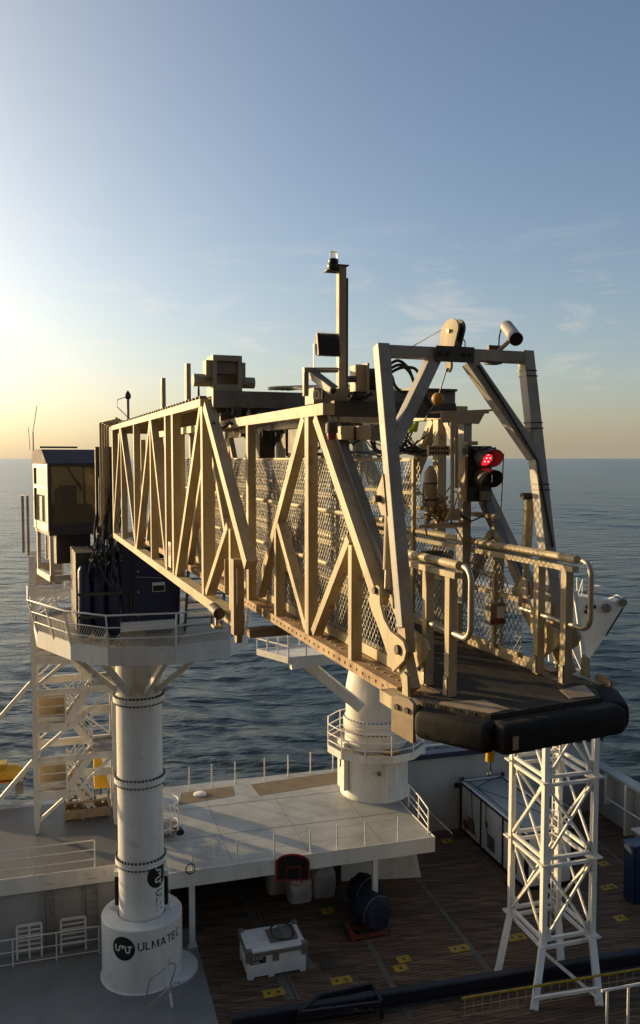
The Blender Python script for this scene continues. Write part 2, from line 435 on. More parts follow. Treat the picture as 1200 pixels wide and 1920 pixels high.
# ------------------------------------------------------------------ sea: one sheet to the horizon
def build_sea():
    rng = np.random.default_rng(3)
    fine = np.linspace(-32, 32, 820)
    coarse = np.linspace(32, 328, 110)[1:-1]
    ang = np.radians(np.concatenate([fine, coarse]))
    rad = np.concatenate([np.geomspace(18, 420, 560), np.geomspace(420, 4000, 150)[1:], np.geomspace(4000, 60000, 14)[1:]])
    A, Rr = np.meshgrid(ang, rad)
    X, Y = Rr * np.sin(A), Rr * np.cos(A)
    Zz = np.zeros_like(X); DX = np.zeros_like(X); DY = np.zeros_like(X)
    step = np.gradient(rad)[:, None] * 1.0
    wind = math.radians(200)
    N = 150
    lam = np.exp(rng.uniform(math.log(.5), math.log(3.8), N))
    th = wind + rng.normal(0, .36, N)
    lam = np.concatenate([lam, np.exp(rng.uniform(math.log(5.0), math.log(45.0), 60))]); th = np.concatenate([th, wind + rng.normal(.25, .35, 60)])
    N = len(lam)
    ph = rng.uniform(0, 2 * math.pi, N)
    for i in range(N):
        k = 2 * math.pi / lam[i]
        a = .0038 * lam[i] ** .9 if lam[i] < 5 else .0015 * lam[i]
        kx, ky = k * math.sin(th[i]), k * math.cos(th[i])
        fade = np.clip((lam[i] / step - 2.0) / 3.0, 0, 1)
        q = kx * X + ky * Y + ph[i]
        s, c = np.sin(q), np.cos(q)
        Zz += fade * a * s
        DX += fade * a * .8 * math.sin(th[i]) * c; DY += fade * a * .8 * math.cos(th[i]) * c
    # patches of calmer and rougher water
    patch = .8 + .35 * np.sin(X / 37 + 1.3 * np.sin(Y / 61)) * np.sin(Y / 53 + X / 91)
    Zz *= patch
    P = np.stack([X + DX, Y + DY, Zz], -1).reshape(-1, 3)
    nr, na = X.shape
    i = np.arange(nr - 1)[:, None]; j = np.arange(na)[None, :]; j2 = (j + 1) % na
    F = np.stack([i * na + j, i * na + j2, (i + 1) * na + j2, (i + 1) * na + j], -1).reshape(-1, 4)
    nv = len(P)
    P = np.vstack([P, [[0, 0, 0]]])
    me = bpy.data.meshes.new('sea')
    tri = np.stack([np.full(na, nv), (np.arange(na) + 1) % na, np.arange(na)], -1)
    me.vertices.add(nv + 1); me.vertices.foreach_set('co', P.astype(np.float32).ravel())
    nl = F.size + tri.size
    me.loops.add(nl); me.loops.foreach_set('vertex_index', np.concatenate([F[:, ::-1].ravel(), tri[:, ::-1].ravel()]).astype(np.int32))
    me.polygons.add(len(F) + na)
    st = np.concatenate([np.arange(len(F)) * 4, F.size + np.arange(na) * 3]).astype(np.int32)
    me.polygons.foreach_set('loop_start', st)
    me.polygons.foreach_set('use_smooth', np.ones(len(F) + na, dtype=bool))
    me.update(calc_edges=True); me.validate()
    me.materials.append(M['sea'])
    o = bpy.data.objects.new('sea', me); COL.objects.link(o); o['kind'] = 'structure'
build_sea()

# ------------------------------------------------------------------ ship decks
ZM, ZW = -17.5, -14.65
def sAB(p): return p.dot(US), p.dot(VS)
pA = W(810, 1566, ZW); a_front, b_right = sAB(pA)            # near right corner of the raised deck
pB = W(640, 1440, ZW); a_back = sAB(pB)[0]
pL = W(218, 1622, ZW); a_left = sAB(pL)[0]
pN = W(312, 1644, ZW); b_step = sAB(pN)[1]
a_front = (a_front + sAB(pN)[0]) / 2
B_L, B_R = -40.0, 25.0
a_hull = a_back + .05
a_bul = 35.9
A_NEAR = sAB(W(900, 1834, ZM))[0] - .2

m = MB(); m.sbox(S(0, 0, ZM), A_NEAR - 14, a_hull, B_L, B_R, -.6, 0); struct('main_deck', m, M['wood'])
m = MB(); m.sbox(S(0, 0, ZM), A_NEAR - 6, a_left + .1, B_L, b_step + 1.1, .004, .012); struct('side_deck', m, M['deckg'])
m = MB()
m.sbox(S(0, 0, ZW), a_front, a_back, b_step, b_right, -.55, 0)
m.sbox(S(0, 0, ZW), a_left, a_back, B_L, b_step - .002, -.55, -.001)
up = struct('raised_deck', m, M['deckw'])
m = MB(); m.sbox(S(0, 0, ZW), a_left + .03, a_back - .5, B_L, b_step - .6, .002, .006); struct('painted_deck_shade', m, mat('deck_shade_tint', (.115, .115, .11), .45, 0, (.07, .07, .066), .7, .6))  # shade over the left deck, put in as a darker sheet
m = MB()
for k in range(6):
    b_ = b_step + 2.4 + 2.9 * k; m.sbox(S(0, 0, ZW), a_front + .05, a_back - .9, b_ - .012, b_ + .012, .001, .005)
for k in range(2):
    a_ = a_front + 2.6 + 2.8 * k; m.sbox(S(0, 0, ZW), a_ - .012, a_ + .012, b_step + .1, b_right - .2, .0055, .008)
struct('deck_weld_seams', m, mat('weld_seam', (.20, .195, .18), .6))
# white fascia on the deck edge
m = MB()
m.sbox(S(0, 0, ZW), a_front - .03, a_front - .003, b_step, b_right + .03, -.56, .03)
m.sbox(S(0, 0, ZW), a_front - .003, a_back, b_right + .003, b_right + .03, -.56, .03)
m.sbox(S(0, 0, ZW), a_left - .03, a_left - .003, B_L, b_step - .03, -.56, .03)
m.sbox(S(0, 0, ZW), a_front - .03, a_left, b_step - .03, b_step - .003, -.56, .03)
solo('deck_edge_fascia', m, M['white'], 'white fascia plate along the near edge of the raised deck', 'deck edge', S(a_front, b_step, ZW))
M['matb'] = mat('worn_brown_mat', (.17, .13, .075), .7, 0, (.10, .08, .05), .7, 1.5)
# brown worn strips at the far edge of the raised deck
def strip(pts):
    m = MB(); m.prism([W(x, y, ZW) + Z * .003 for x, y in pts], Z * .005); return m
for i, pts in enumerate([[(340, 1487), (436, 1474), (440, 1492), (334, 1510)], [(470, 1471), (640, 1446), (652, 1466), (486, 1492)]]):
    o = struct('deck_walkway_mat', strip(pts), M['matb'])
# bulkhead below the raised deck, left of the column
m = MB(); m.sbox(S(0, 0, ZM), a_left + .10, a_left + .22, B_L, b_step + .3, 0, 2.29)
solo('bulkhead', m, M['wallg'], 'grey steel bulkhead under the raised deck left of the column', 'wall', S(a_left + .1, b_step, ZM))
m = MB(); m.sbox(S(0, 0, ZM), a_back - .3, a_back - .05, B_L, b_right, 0, 2.29)
solo('rear_bulkhead', m, M['wallg'], 'dark bulkhead at the back of the covered deck space', 'wall', S(a_back - .2, 0, ZM))
# hatch disc on the raised deck
m = MB(); m.lathe(W(375, 1490, ZW), [(.28, 0), (.28, .06), (.24, .08), (.0, .085)], 32)
solo('manhole_cover', m, M['white2'], 'round white manhole cover on the brown deck strip', 'hatch cover', W(375, 1490, ZW), smooth=40)

# pillars under the raised deck
for (x, y, lab) in ((363, 1783, 'white steel pillar nearest the column, holding up the raised deck'),
                    (712, 1690, 'white steel pillar behind the blue covered reels')):
    b_ = sAB(W(x, y, ZM))[1]; base = S(a_front + .12, b_ if x < 500 else sAB(W(712, 1600, ZW))[1] + .1, ZM)
    t = thing('deck_pillar', lab, 'pillar', base, 'pillars under the raised deck')
    m = MB(); m.sbox(base, -.08, .08, -.1, .1, .02, 2.29); part('shaft', m, M['white'], t)
    m = MB(); m.sbox(base, -.15, .15, -.17, .17, 0, .02); part('base_plate', m, M['white'], t)
# sloping white casing behind the second pillar
base = W(700, 1650, ZM)
m = MB()
q = [W(640, 1652, ZM), W(790, 1645, ZM)]
m.prism([q[0], q[1], q[1] + Z * 2.25 - VS * .5, q[0] + Z * 2.25], US * 1.6)
solo('deck_casing', m, M['white'], 'white casing with a sloping side beneath the raised deck corner', 'casing', base)

# far bulwark and right bulwark
ZB = -13.95
bw0 = b_right - 1.0
m = MB(); m.sbox(S(0, 0, ZM), a_bul, a_bul + .2, bw0, B_R, 0, ZB - ZM)
t = thing('far_bulwark', 'tall grey bulwark with navy cap behind the container', 'bulwark', S(a_bul, bw0, ZM))
part('wall', m, M['wallg'], t)
m = MB(); m.sbox(S(0, 0, ZM), a_bul - .18, a_bul + .35, bw0, B_R + .3, ZB - ZM + .003, ZB - ZM + .24); part('cap', m, M['navy'], t)
m = MB()
for x, y in ((820, 1480), (822, 1500)):
    pass
pp = S(a_bul - .02, sAB(W(821, 1482, ZM + 2))[1] + 1.0, ZM + 2.1); m.cyl(pp, pp - US * .02, .13, n=20); part('porthole', m, M['ink'], t)
m = MB()
for k in range(5):
    p0 = S(a_bul + .1, bw0 + 1.2 + 2.2 * k, ZB + .24); m.cyl(p0, p0 + Z * .3, .05, n=8)
m.tube([S(a_bul + .1, bw0 + 1.2, ZB + .55), S(a_bul + .1, bw0 + 10, ZB + .55)], .06, 8); part('top_rail', m, M['white2'], t)

ZR = -15.15
t = thing('side_bulwark', 'grey ribbed bulwark running along the right side of the wooden deck', 'bulwark', S(a_bul - 6, B_R, ZM))
m = MB(); m.sbox(S(0, 0, ZM), a_bul - 24, a_bul, B_R, B_R + .15, 0, ZR - ZM); part('wall', m, M['wallg'], t)
m = MB(); m.sbox(S(0, 0, ZM), a_bul - 24, a_bul - .2, B_R - .35, B_R + .25, ZR - ZM + .002, ZR - ZM + .12); part('cap', m, M['wallg'], t)
m = MB()
for k in range(11):
    a = a_bul - 1.4 - 1.5 * k
    m = MB(); m.sbox(S(0, 0, ZM), a - .08, a + .08, B_R - .4, B_R - .002, 0 if k % 3 else .9, ZR - ZM); part('stiffener', m, M['white'], t)
m = MB(); m.tube([S(a_bul - 1.5, B_R - .45, ZM + 1.25), S(a_bul - 20, B_R - .45, ZM + 1.25)], .035, 8); part('hand_rail', m, M['white2'], t)
m = MB(); m.sbox(S(0, 0, ZM), a_bul - 6.2, a_bul - 4.3, B_R - 1.1, B_R - .41, .95, 1.02); m.sbox(S(0, 0, ZM), a_bul - 6.15, a_bul - 6.0, B_R - 1.05, B_R - .9, 0, .95); part('shelf', m, M['white'], t)

# metal track strips on the wooden deck (joints)
M['strip'] = mat('deck_joint_steel', (.13, .11, .085), .6, 0, (.06, .05, .04), .6, 3)
def deck_strip(p, q, w, mt):
    mt = M['strip']
    a = W(*p, ZM); b = W(*q, ZM)
    m = MB(); m.bar(a + Z * .006, b + Z * .006, VS, w, .008); return struct('deck_joint', m, mt)
deck_strip((438, 1640), (545, 1875), .32, M['mid'])
deck_strip((451, 1640), (561, 1875), .10, M['mid'])
deck_strip((640, 1672), (768, 1908), .20, M['mid'])
deck_strip((770, 1632), (930, 1838), .20, M['mid'])
deck_strip((905, 1610), (970, 1680), .12, M['mid'])
deck_strip((838, 1562), (960, 1668), .12, M['mid'])
deck_strip((1100, 1560), (1220, 1665), .14, M['mid'])

# yellow lashing plates
YP = [(838, 1577, 'small yellow lashing plate by the far end of the container', 1), (614, 1708, 'dim yellow lashing plate in the shade behind the white tank', 1),
      (757, 1799, 'yellow lashing plate, upper of the touching pair beside the deck joint', 1), (751, 1816, 'yellow lashing plate, lower of the touching pair beside the deck joint', 1),
      (861, 1779, 'yellow lashing plate to the left of the lattice tower foot', 2), (640, 1839, 'two-hole yellow lashing plate just behind the chained tray', 2),
      (513, 1862, 'two-hole yellow lashing plate in front of the white tank', 2), (1141, 1664, 'yellow lashing plate close to the blue container', 2),
      (1163, 1722, 'yellow lashing plate below the blue container at the right edge', 1), (1132, 1620, 'farthest yellow lashing plate right of the lattice tower', 1),
      (968, 1758, 'yellow lashing plate seen between the lattice tower legs', 2)]
for x, y, lab, k in YP:
    c = W(x, y, ZM)
    t = thing('lashing_plate', lab, 'lashing plate', c, 'yellow lashing plates let into the wooden deck')
    w = .24 if k == 1 else .36
    m = MB(); m.sbox(c, -.2, .2, -w, w, .004, .022); part('plate', m, M['yellow'], t)
    for q in ((0,) if k == 1 else (-.16, .16)):
        m = MB(); m.lathe(c + VS * q + Z * .022, [(.06, .0), (.06, .004), (0, .006)], 12); part('socket', m, M['ink'], t)

# ------------------------------------------------------------------ near navy rail at the bottom right
p0, p1 = W(780, 1861, -17.2), W(1185, 1794, -17.2)
d = (p1 - p0).normalized(); sd = d.cross(Z)
t = thing('cargo_rail', 'long dark navy beam across the bottom of the deck', 'cargo rail', p0 - Z * .3)
m = MB(); m.bar(p0 - d * 6, p1 + d * 6, Z, .42, .30); part('beam', m, M['navyr'], t, bevel=.05)
m = MB(); m.bar(p0 - d * 6 - Z * .275, p1 + d * 6 - Z * .275, Z, .045, .5); part('base_strip', m, M['dark'], t)
# yellow topped grating fence in front of it
g0, g1 = W(866, 1872, -16.9), W(1300, 1800, -16.9)
t = thing('grating_fence', 'dark mesh fence with yellow top rail below the navy beam', 'fence', Vector((g0.x, g0.y, ZC + ZM)))
gd = (g1 - g0).normalized()
m = MB(); m.bar(g0, g1, Z, .06, .05); part('top_rail', m, M['yellow'], t)
m = MB()
L = (g1 - g0).length
for k in range(int(L / .3)):
    c = g0 + gd * (k * .3 + .1); m.bar(c - Z * .04, c - Z * .62, gd, .02, .02)
m.bar(g0 - Z * .3, g1 - Z * .3, Z, .02, .025); m.bar(g0 - Z * .6, g1 - Z * .6, Z, .03, .025); part('grating', m, M['brown'], t)
# white pipe railing at the bottom right corner
r0, r1 = W(1125, 1868, -16.6), W(1260, 1846, -16.6)
r0 = D(1128, 1858, 24.2); r1 = D(1260, 1834, 24.6)
t = thing('pipe_railing', 'white pipe railing in the bottom right corner', 'railing', Vector((r0.x, r0.y, ZC + ZM)))
m = MB(); m.tube([r0, r1], .042, 10); part('top_rail', m, M['white2'], t, smooth=40)
for k in range(4):
    c = r0.lerp(r1, .08 + k * .3); m = MB(); m.cyl(c - Z * .05, Vector((c.x, c.y, ZC + ZM)), .04, n=10); part('post', m, M['white2'], t, smooth=40)

# added wall and deck, unseen behind the viewpoint, to hold back sky light
m = MB(); c_ = Vector((0, -9, 0))
m.box(c_ + Z * 20, RT * 30, Vector((0, 1.5, 0)), Z * 20)
for k in range(7):
    m.box(c_ + Vector((0, 1.9, 4.0 + 5.2 * k)), RT * 30, Vector((0, .398, 0)), Z * .18)
struct('added_sky_blocker', m, mat('sky_blocker_dark', (.045, .036, .027), .6, 0, (.03, .024, .018), .5, .4))
m = MB(); m.box(Vector((0, -3.6, 20.2)), RT * 14, Vector((0, 3.2, 0)), Z * .06); struct('added_rear_deck', m, M['deckg'])

# ------------------------------------------------------------------ text and logo helpers
def text_mesh(txt, size):
    cu = bpy.data.curves.new('txt', 'FONT'); cu.body = txt; cu.size = size; cu.align_x = 'CENTER'; cu.align_y = 'CENTER'
    cu.offset = size * .004; cu.space_character = 1.12
    ob = bpy.data.objects.new('txt', cu); COL.objects.link(ob)
    bpy.context.view_layer.update()
    me = bpy.data.meshes.new_from_object(ob.evaluated_get(bpy.context.evaluated_depsgraph_get()))
    vs = [v.co.copy() for v in me.vertices]; me.calc_loop_triangles(); fs = [tuple(p.vertices) for p in me.loop_triangles]
    bpy.data.objects.remove(ob); bpy.data.curves.remove(cu); bpy.data.meshes.remove(me)
    return vs, fs
STROKES = {'U': [[(0, 1), (0, .28), (.08, .1), (.24, .0), (.40, .0), (.56, .1), (.64, .28), (.64, 1)]], 'L': [[(0, 1), (0, 0)], [(-.07, .06), (.5, .06)]],
           'M': [[(0, 0), (.06, 1)], [(.06, .95), (.40, .12), (.74, .95)], [(.74, 1), (.80, 0)]], 'A': [[(0, 0), (.34, .98)], [(.30, .98), (.66, 0)], [(.12, .30), (.54, .30)]],
           'T': [[(0, .94), (.62, .94)], [(.31, .94), (.31, 0)]], 'E': [[(0, 1), (0, 0)], [(0, .94), (.5, .94)], [(0, .5), (.46, .5)], [(0, .06), (.5, .06)]],
           'C': [[(.6, .86), (.46, .97), (.28, .97), (.1, .82), (.02, .5), (.1, .18), (.28, .03), (.46, .03), (.6, .14)]]}
ADV = {'U': .92, 'L': .74, 'M': 1.10, 'A': .90, 'T': .84, 'E': .78, 'C': .8}
def stroke_text(mb, txt, h, place, w=.15):
    x0 = -sum(ADV[c] for c in txt) / 2 + .06
    for ch in txt:
        for P in STROKES[ch]:
            vs = []; fs = []
            for i, (x, y) in enumerate(P):
                xa, ya = P[max(i - 1, 0)]; xb, yb = P[min(i + 1, len(P) - 1)]
                dx, dy = xb - xa, yb - ya; L = math.hypot(dx, dy)
                nx, ny = -dy / L * w / 2, dx / L * w / 2
                lf = .0004 * (len(mb.v) % 7)
                vs += [place((x0 + x - nx) * h, (y - .5 - ny) * h, lf), place((x0 + x + nx) * h, (y - .5 + ny) * h, lf)]
                if i: fs.append((2 * i - 2, 2 * i - 1, 2 * i + 1, 2 * i))
            mb.add(vs, fs)
        x0 += ADV[ch]
def flat_text(mb, txt, size, c, xdir, ydir):
    vs, fs = text_mesh(txt, size)
    return mb.add([Vector(c) + xdir * p.x + ydir * p.y for p in vs], fs)
def squiggle(n=60):
    pts = []
    for i in range(n + 1):
        s = i / n
        x = -.66 + 1.08 * s
        y = -.30 * math.sin(s * math.pi * 4.15 - .0) * (1 if s < .85 else 1)
        pts.append((x, y + .02))
    pts = [(-.66, .34), (-.67, .18)] + pts + [(.43, .26), (.43, .3)]
    return pts
SQ = [(-.68, .30), (-.69, .05), (-.66, -.12), (-.56, -.22), (-.44, -.22), (-.35, -.12), (-.33, .05), (-.31, .16), (-.22, .24), (-.12, .22), (-.06, .12),
      (-.05, -.02), (-.05, .10), (.02, .21), (.13, .23), (.21, .14), (.22, -.05), (.25, -.22), (.34, -.32), (.46, -.31), (.54, -.2), (.56, 0), (.57, .20)]
def logo(place, r):                      # place(x, y, lift) -> point; returns disc and stroke meshes
    disc = MB(); vs = [place(0, 0, 0)]; fs = []; n = 40; rings = 6
    for i in range(1, rings + 1):
        for k in range(n):
            t = 2 * math.pi * k / n
            vs.append(place(r * i / rings * math.cos(t), r * i / rings * math.sin(t), 0))
    for k in range(n): fs.append((0, 1 + k, 1 + (k + 1) % n))
    for i in range(rings - 1):
        for k in range(n):
            a = 1 + i * n; b = a + n
            fs.append((a + k, b + k, b + (k + 1) % n, a + (k + 1) % n))
    disc.add(vs, fs)
    st = MB()
    def stroke(P, w):
        vs = []; fs = []
        for i, (x, y) in enumerate(P):
            x0, y0 = P[max(i - 1, 0)]; x1, y1 = P[min(i + 1, len(P) - 1)]
            dx, dy = x1 - x0, y1 - y0; L = math.hypot(dx, dy) or 1
            nx, ny = -dy / L * w / 2, dx / L * w / 2
            vs += [place((x - nx) * r, (y - ny) * r, .006), place((x + nx) * r, (y + ny) * r, .006)]
            if i: fs.append((2 * i - 2, 2 * i - 1, 2 * i + 1, 2 * i))
        st.add(vs, fs)
    stroke(SQ, .12); stroke([(.40, .21), (.58, .21), (.78, .21)], .12)
    return disc, st

# ------------------------------------------------------------------ gangway support column
YC = 28.15
cc = D(268, 1850, YC)
COLX, COLY = cc.x, cc.y
CB = Vector((COLX, COLY, ZC + ZM))
def zc(y):                                # height of pixel row y at the column axis
    return D(262, y, YC).z - (ZC + ZM)
RC = 43 / FPX * YC * 1.0
RP = 76.5 / FPX * YC
t = thing('gangway_column', 'tall white bolted column carrying the gangway, logo near its foot', 'column', CB)
ztop = zc(1215)
zp = zc(1706)
m = MB(); m.lathe(CB, [(RC, zp - .2), (RC, ztop)], 64); part('shaft', m, M['whitec'], t, smooth=40)
m = MB(); m.lathe(CB, [(RP + .06, 0.012), (RP + .06, .03), (RP, .05), (RP, zp - .03), (RP - .03, zp), (RC + .05, zp), (RC + .05, zp - .25)], 72); part('pedestal', m, M['whitec'], t, smooth=35)
for yf in (1306, 1456, 1606):
    zf = zc(yf)
    m = MB(); m.lathe(CB, [(RC + .002, zf - .10), (RC + .10, zf - .09), (RC + .10, zf - .015), (RC + .085, zf - .005), (RC + .085, zf + .005), (RC + .10, zf + .015), (RC + .10, zf + .09), (RC + .002, zf + .10)], 64)
    fl = part('flange', m, M['whitec'], t, smooth=35)
    m = MB(); m.bolts(CB, RC + .06, zf + .09, 40, .036, .06); m.bolts(CB, RC + .06, zf - .15, 40, .036, .06); part('bolt_ring', m, M['dark'] if yf < 1500 else M['ink'], fl)
# dark lock bars beside the shaft on the pedestal
for sgn, xx in ((-1, 221), (1, 311)):
    p = D(xx, 1700, YC + (.15 if sgn < 0 else .2)); p.z = ZC + ZM + zp
    m = MB(); m.bar(p, p + Z * 1.15, RT, .14, .22); b_ = part('lock_bar', m, M['black'], t)
    m = MB(); m.bar(p + Z * 1.153, p + Z * 1.33, RT, .2, .26); part('lock_head', m, M['white2'], b_)
    m = MB(); m.bar(p + Z * .002 , p + Z * .14, RT, .4, .34); part('lock_foot', m, M['white2'], b_)
# pedestal logo and lettering, wrapped on the cylinder
view_az = math.atan2(-COLX, -COLY)       # direction from the axis towards the camera
def on_cyl(rad, x0, z0):
    def f(x, y, lift):
        a = (x + x0) / rad
        # a = 0 faces the camera; positive to the right in the picture
        base = math.atan2(-COLY, -COLX)
        t_ = base + a
        return Vector((COLX + (rad + .006 + lift) * math.cos(t_), COLY + (rad + .006 + lift) * math.sin(t_), ZC + ZM + z0 + y))
    return f
pl = on_cyl(RP, RP * math.asin(max(-1, (230 - 265) / 77)), zc(1777) + .28 * 0)
def zfront(y, rad): 
    # height of a pixel row on the near face of a cylinder of radius rad
    n = Vector((COLX, COLY, 0)).normalized(); d_ = Vector((COLX, COLY, 0)).length - rad
    r = ray(262, y); h = math.hypot(r.x, r.y); return r.z * (d_ / h) - ZM
zl = zfront(1777, RP * .93)
pl = on_cyl(RP, RP * math.asin((230 - 265) / 77.0), zl)
dsk, st = logo(pl, .40)
lo = part('logo_disc', dsk, M['ink'], t)
part('logo_letters', st, M['whitec'], lo)
pt = on_cyl(RP, RP * math.asin((302 - 265) / 77.0), zfront(1768, RP * .86) - .02)
m = MB(); stroke_text(m, 'ULMATEC', .27, pt); part('lettering', m, M['ink'], t)
# second logo, turned on its side, on the shaft
zl2 = zfront(1645, RC * .8)
pl2 = on_cyl(RC, RC * math.asin((296 - 264) / 43.5), zl2)
dsk, st = logo(lambda x, y, l: pl2(y, -x, l), .44)
lo = part('logo_disc', dsk, M['ink'], t); part('logo_letters', st, M['whitec'], lo)
pt2 = on_cyl(RC, RC * math.asin((297 - 264) / 43.5), zfront(1695, RC * .8))
m = MB(); stroke_text(m, 'ULM', .27, lambda x, y, l: pt2(y, -x, l)); part('lettering', m, M['ink'], t)
# low round step beside the pedestal
c2 = W(309, 1817, ZM)
m = MB(); m.lathe(c2, [(1.13, .013), (1.13, .09), (1.10, .11), (0, .11)], 64); solo('round_plinth', m, M['white'], 'low round white plinth half hidden by the column pedestal', 'plinth', c2, smooth=35)

# gangway column head: ring platform
ZP = -5.58
poly_px = [(-10.0, 29.6), (-9.0, 26.9), (-7.4, 25.1), (-6.1, 24.35), (-4.2, 24.55), (-2.75, 25.55), (-2.35, 26.9), (-2.6, 31.2), (-5.2, 33.2), (-8.4, 32.6)]
PP = [Vector((x, y, ZC + ZP)) for x, y in poly_px]
t = thing('column_platform', 'octagonal white work platform with railing around the column top', 'platform', Vector((COLX, COLY, ZC + ZP - .3)))
m = MB(); m.prism(PP, Z * .03); part('floor', m, M['brown'], t)
m = MB()
for i in range(len(PP)):
    a, b = PP[i], PP[(i + 1) % len(PP)]
    dn = (b - a).normalized().cross(Z)
    m.prism([a + dn * .003, b + dn * .003, b + dn * .03, a + dn * .03], Z * -.42)
    m.prism([a + dn * .003 + Z * .001, b + dn * .003 + Z * .001, b + dn * .02 + Z * .001, a + dn * .02 + Z * .001], Z * .12)
part('edge_plate', m, M['white'], t)
def rail_run(t, P, h, mt, closed=False, posts=None, r=.024, levels=(1, .66, .36), lean=None, rname='rail', sp=1.35):
    for lv in levels:
        m = MB(); m.tube([p + Z * (h * lv) + (lean[i] * lv if lean else Vector()) for i, p in enumerate(P)], r * (1.15 if lv == 1 else .85), 8, closed=closed); part(rname, m, mt, t, smooth=40)
    n = len(P)
    for i in range(n if closed else n - 1):
        a, b = P[i], P[(i + 1) % n]; L = (b - a).length; k = max(1, round(L / sp))
        for j in range(k if (closed or i < n - 2) else k + 1):
            q = a.lerp(b, j / k); ln = lean[i].lerp(lean[(i + 1) % n], j / k) if lean else Vector()
            m = MB(); m.bar(q + Z * .002, q + ln + Z * (h - r), (b - a).normalized(), .05, .045); part('post', m, mt, t)
c3 = Vector((COLX, COLY, ZC + ZP))
lean = [((p - c3).normalized()) * (.28 if p.x < -5.5 else .1) for p in PP]
rail_run(t, PP, 1.1, M['white2'], closed=True, lean=lean)
m = MB()
for (x, y, zz) in ((-9.0, 27.2, -.3), (-6.9, 25.2, -.3), (-4.3, 25.1, -.3), (-3.0, 26.4, -.3), (-9.2, 30.5, -.3)):
    a = Vector((x, y, ZC + ZP - .05)); dv = Vector((COLX - x, COLY - y, 0)); L = dv.length; dv.normalize()
    b = Vector((COLX, COLY, ZC + ZP - 2.15)) - dv * (RC * .9)
    m = MB(); m.bar(a + dv * .1, b, dv.cross(Z), .16, .16); part('bracket', m, M['white'], t)
# expanded-metal toe screen on the left part
m = MB()
for i in (0, 1, 2, 3, 4):
    a, b = PP[i], PP[i + 1]; L = (b - a).length; d_ = (b - a).normalized()
    ln0, ln1 = lean[i], lean[i + 1]
    n_ = int(L / .085)
    for k in range(n_):
        s0 = k / n_
        s1 = min(1, s0 + .45 / L)
        q0 = a.lerp(b, s0) + Z * .03; q1 = a.lerp(b, s1) + Z * .68 + ln0.lerp(ln1, s1) * .62
        m.bar(q0, q1, d_, .012, .008)
part('screen', m, M['white2'], t)

# slewing turret (navy) under the gangway end
t = thing('slewing_turret', 'dark navy slewing turret under the rear end of the gangway', 'turret', G(28.4, 4.2, ZP))
m = MB()
m.prism([G(27.0, 3.35, -5.40), G(27.0, 5.08, -5.40), G(27.0, 5.18, -2.55), G(27.0, 3.15, -2.55)], U * 3.2)
part('body', m, M['navy'], t, bevel=.03)
m = MB(); m.lathe(G(28.9, 4.2, ZP), [(1.35, .032), (1.35, .30), (1.2, .34), (0, .34)], 48); part('slew_ring', m, M['white'], t, smooth=40)
m = MB(); m.gbox(26.955, 26.998, 3.62, 4.95, -5.1, -3.2); pnl = part('door_panel', m, M['navy'], t, bevel=.01)
m = MB(); m.tube([G(26.93, 3.7, -3.72), G(26.90, 3.75, -3.72), G(26.90, 4.45, -3.78), G(26.93, 4.5, -3.78)], .016, 6); part('handle', m, M['steel'], pnl)
m = MB(); m.gbox(26.940, 26.954, 4.22, 4.62, -4.22, -3.92); nm = part('name_plate', m, M['plate'], pnl)
m = MB(); m.gbox(26.934, 26.939, 4.24, 4.60, -4.20, -4.02); part('print_block', m, M['ink'], nm)
m = MB()
for z_ in (-4.2, -4.95, -3.55): m.cyl(G(26.95, 3.78, z_), G(26.92, 3.78, z_), .035, n=10)
part('bolt', m, M['steel'], pnl)
m = MB(); m.tube([G(26.98, 3.6, -5.3), G(26.96, 3.55, -4.6), G(26.96, 3.55, -4.3), G(26.97, 3.35, -4.1)], .03, 8); part('conduit', m, M['dark'], t)
m = MB(); m.gbox(26.8, 26.95, 3.2, 4.9, -5.40, -5.12); part('step_box', m, M['white2'], t)
# accumulator bank left of the turret
t = thing('accumulator_bank', 'dark upright cylinders strapped beside the navy turret', 'accumulators', G(27.2, 2.7, ZP))
for k in range(3):
    c = G(26.9, 2.15 + .42 * k, ZP + .03)
    m = MB(); m.lathe(c, [(.12, .05), (.2, .18), (.2, 2.1), (.14, 2.25), (.05, 2.3)], 20); part('bottle', m, M['navy'], t, smooth=40)
m = MB(); m.gbox(26.66, 26.69, 1.9, 3.25, -4.2, -4.1); m.gbox(26.66, 26.69, 1.9, 3.25, -4.9, -4.8); part('strap', m, M['dark'], t)
m = MB(); m.gbox(27.0, 29.2, 1.9, 3.1, -5.3, -2.9); part('cabinet', m, M['dark'], t)
# ladder-like stair from platform to gangway right of turret
t = thing('access_stair', 'grey open stair rising from the platform under the gangway', 'stair', G(25.5, 5.4, ZP))
for s in (0, 1):
    m = MB(); m.bar(G(27.0, 5.25 + s * .05 + s * 1.15, ZP + .03), G(26.0, 5.25 + s * 1.2, -2.6), V, .05, .18); part('stringer', m, M['mid'], t)
m = MB()
for k in range(10):
    f = (k + .7) / 10.6
    m.box(G(27.0 - f, 5.85, ZP + .03 + f * 2.8), V * .58, U * .1, Z * .025)
part('treads', m, M['mid'], t)

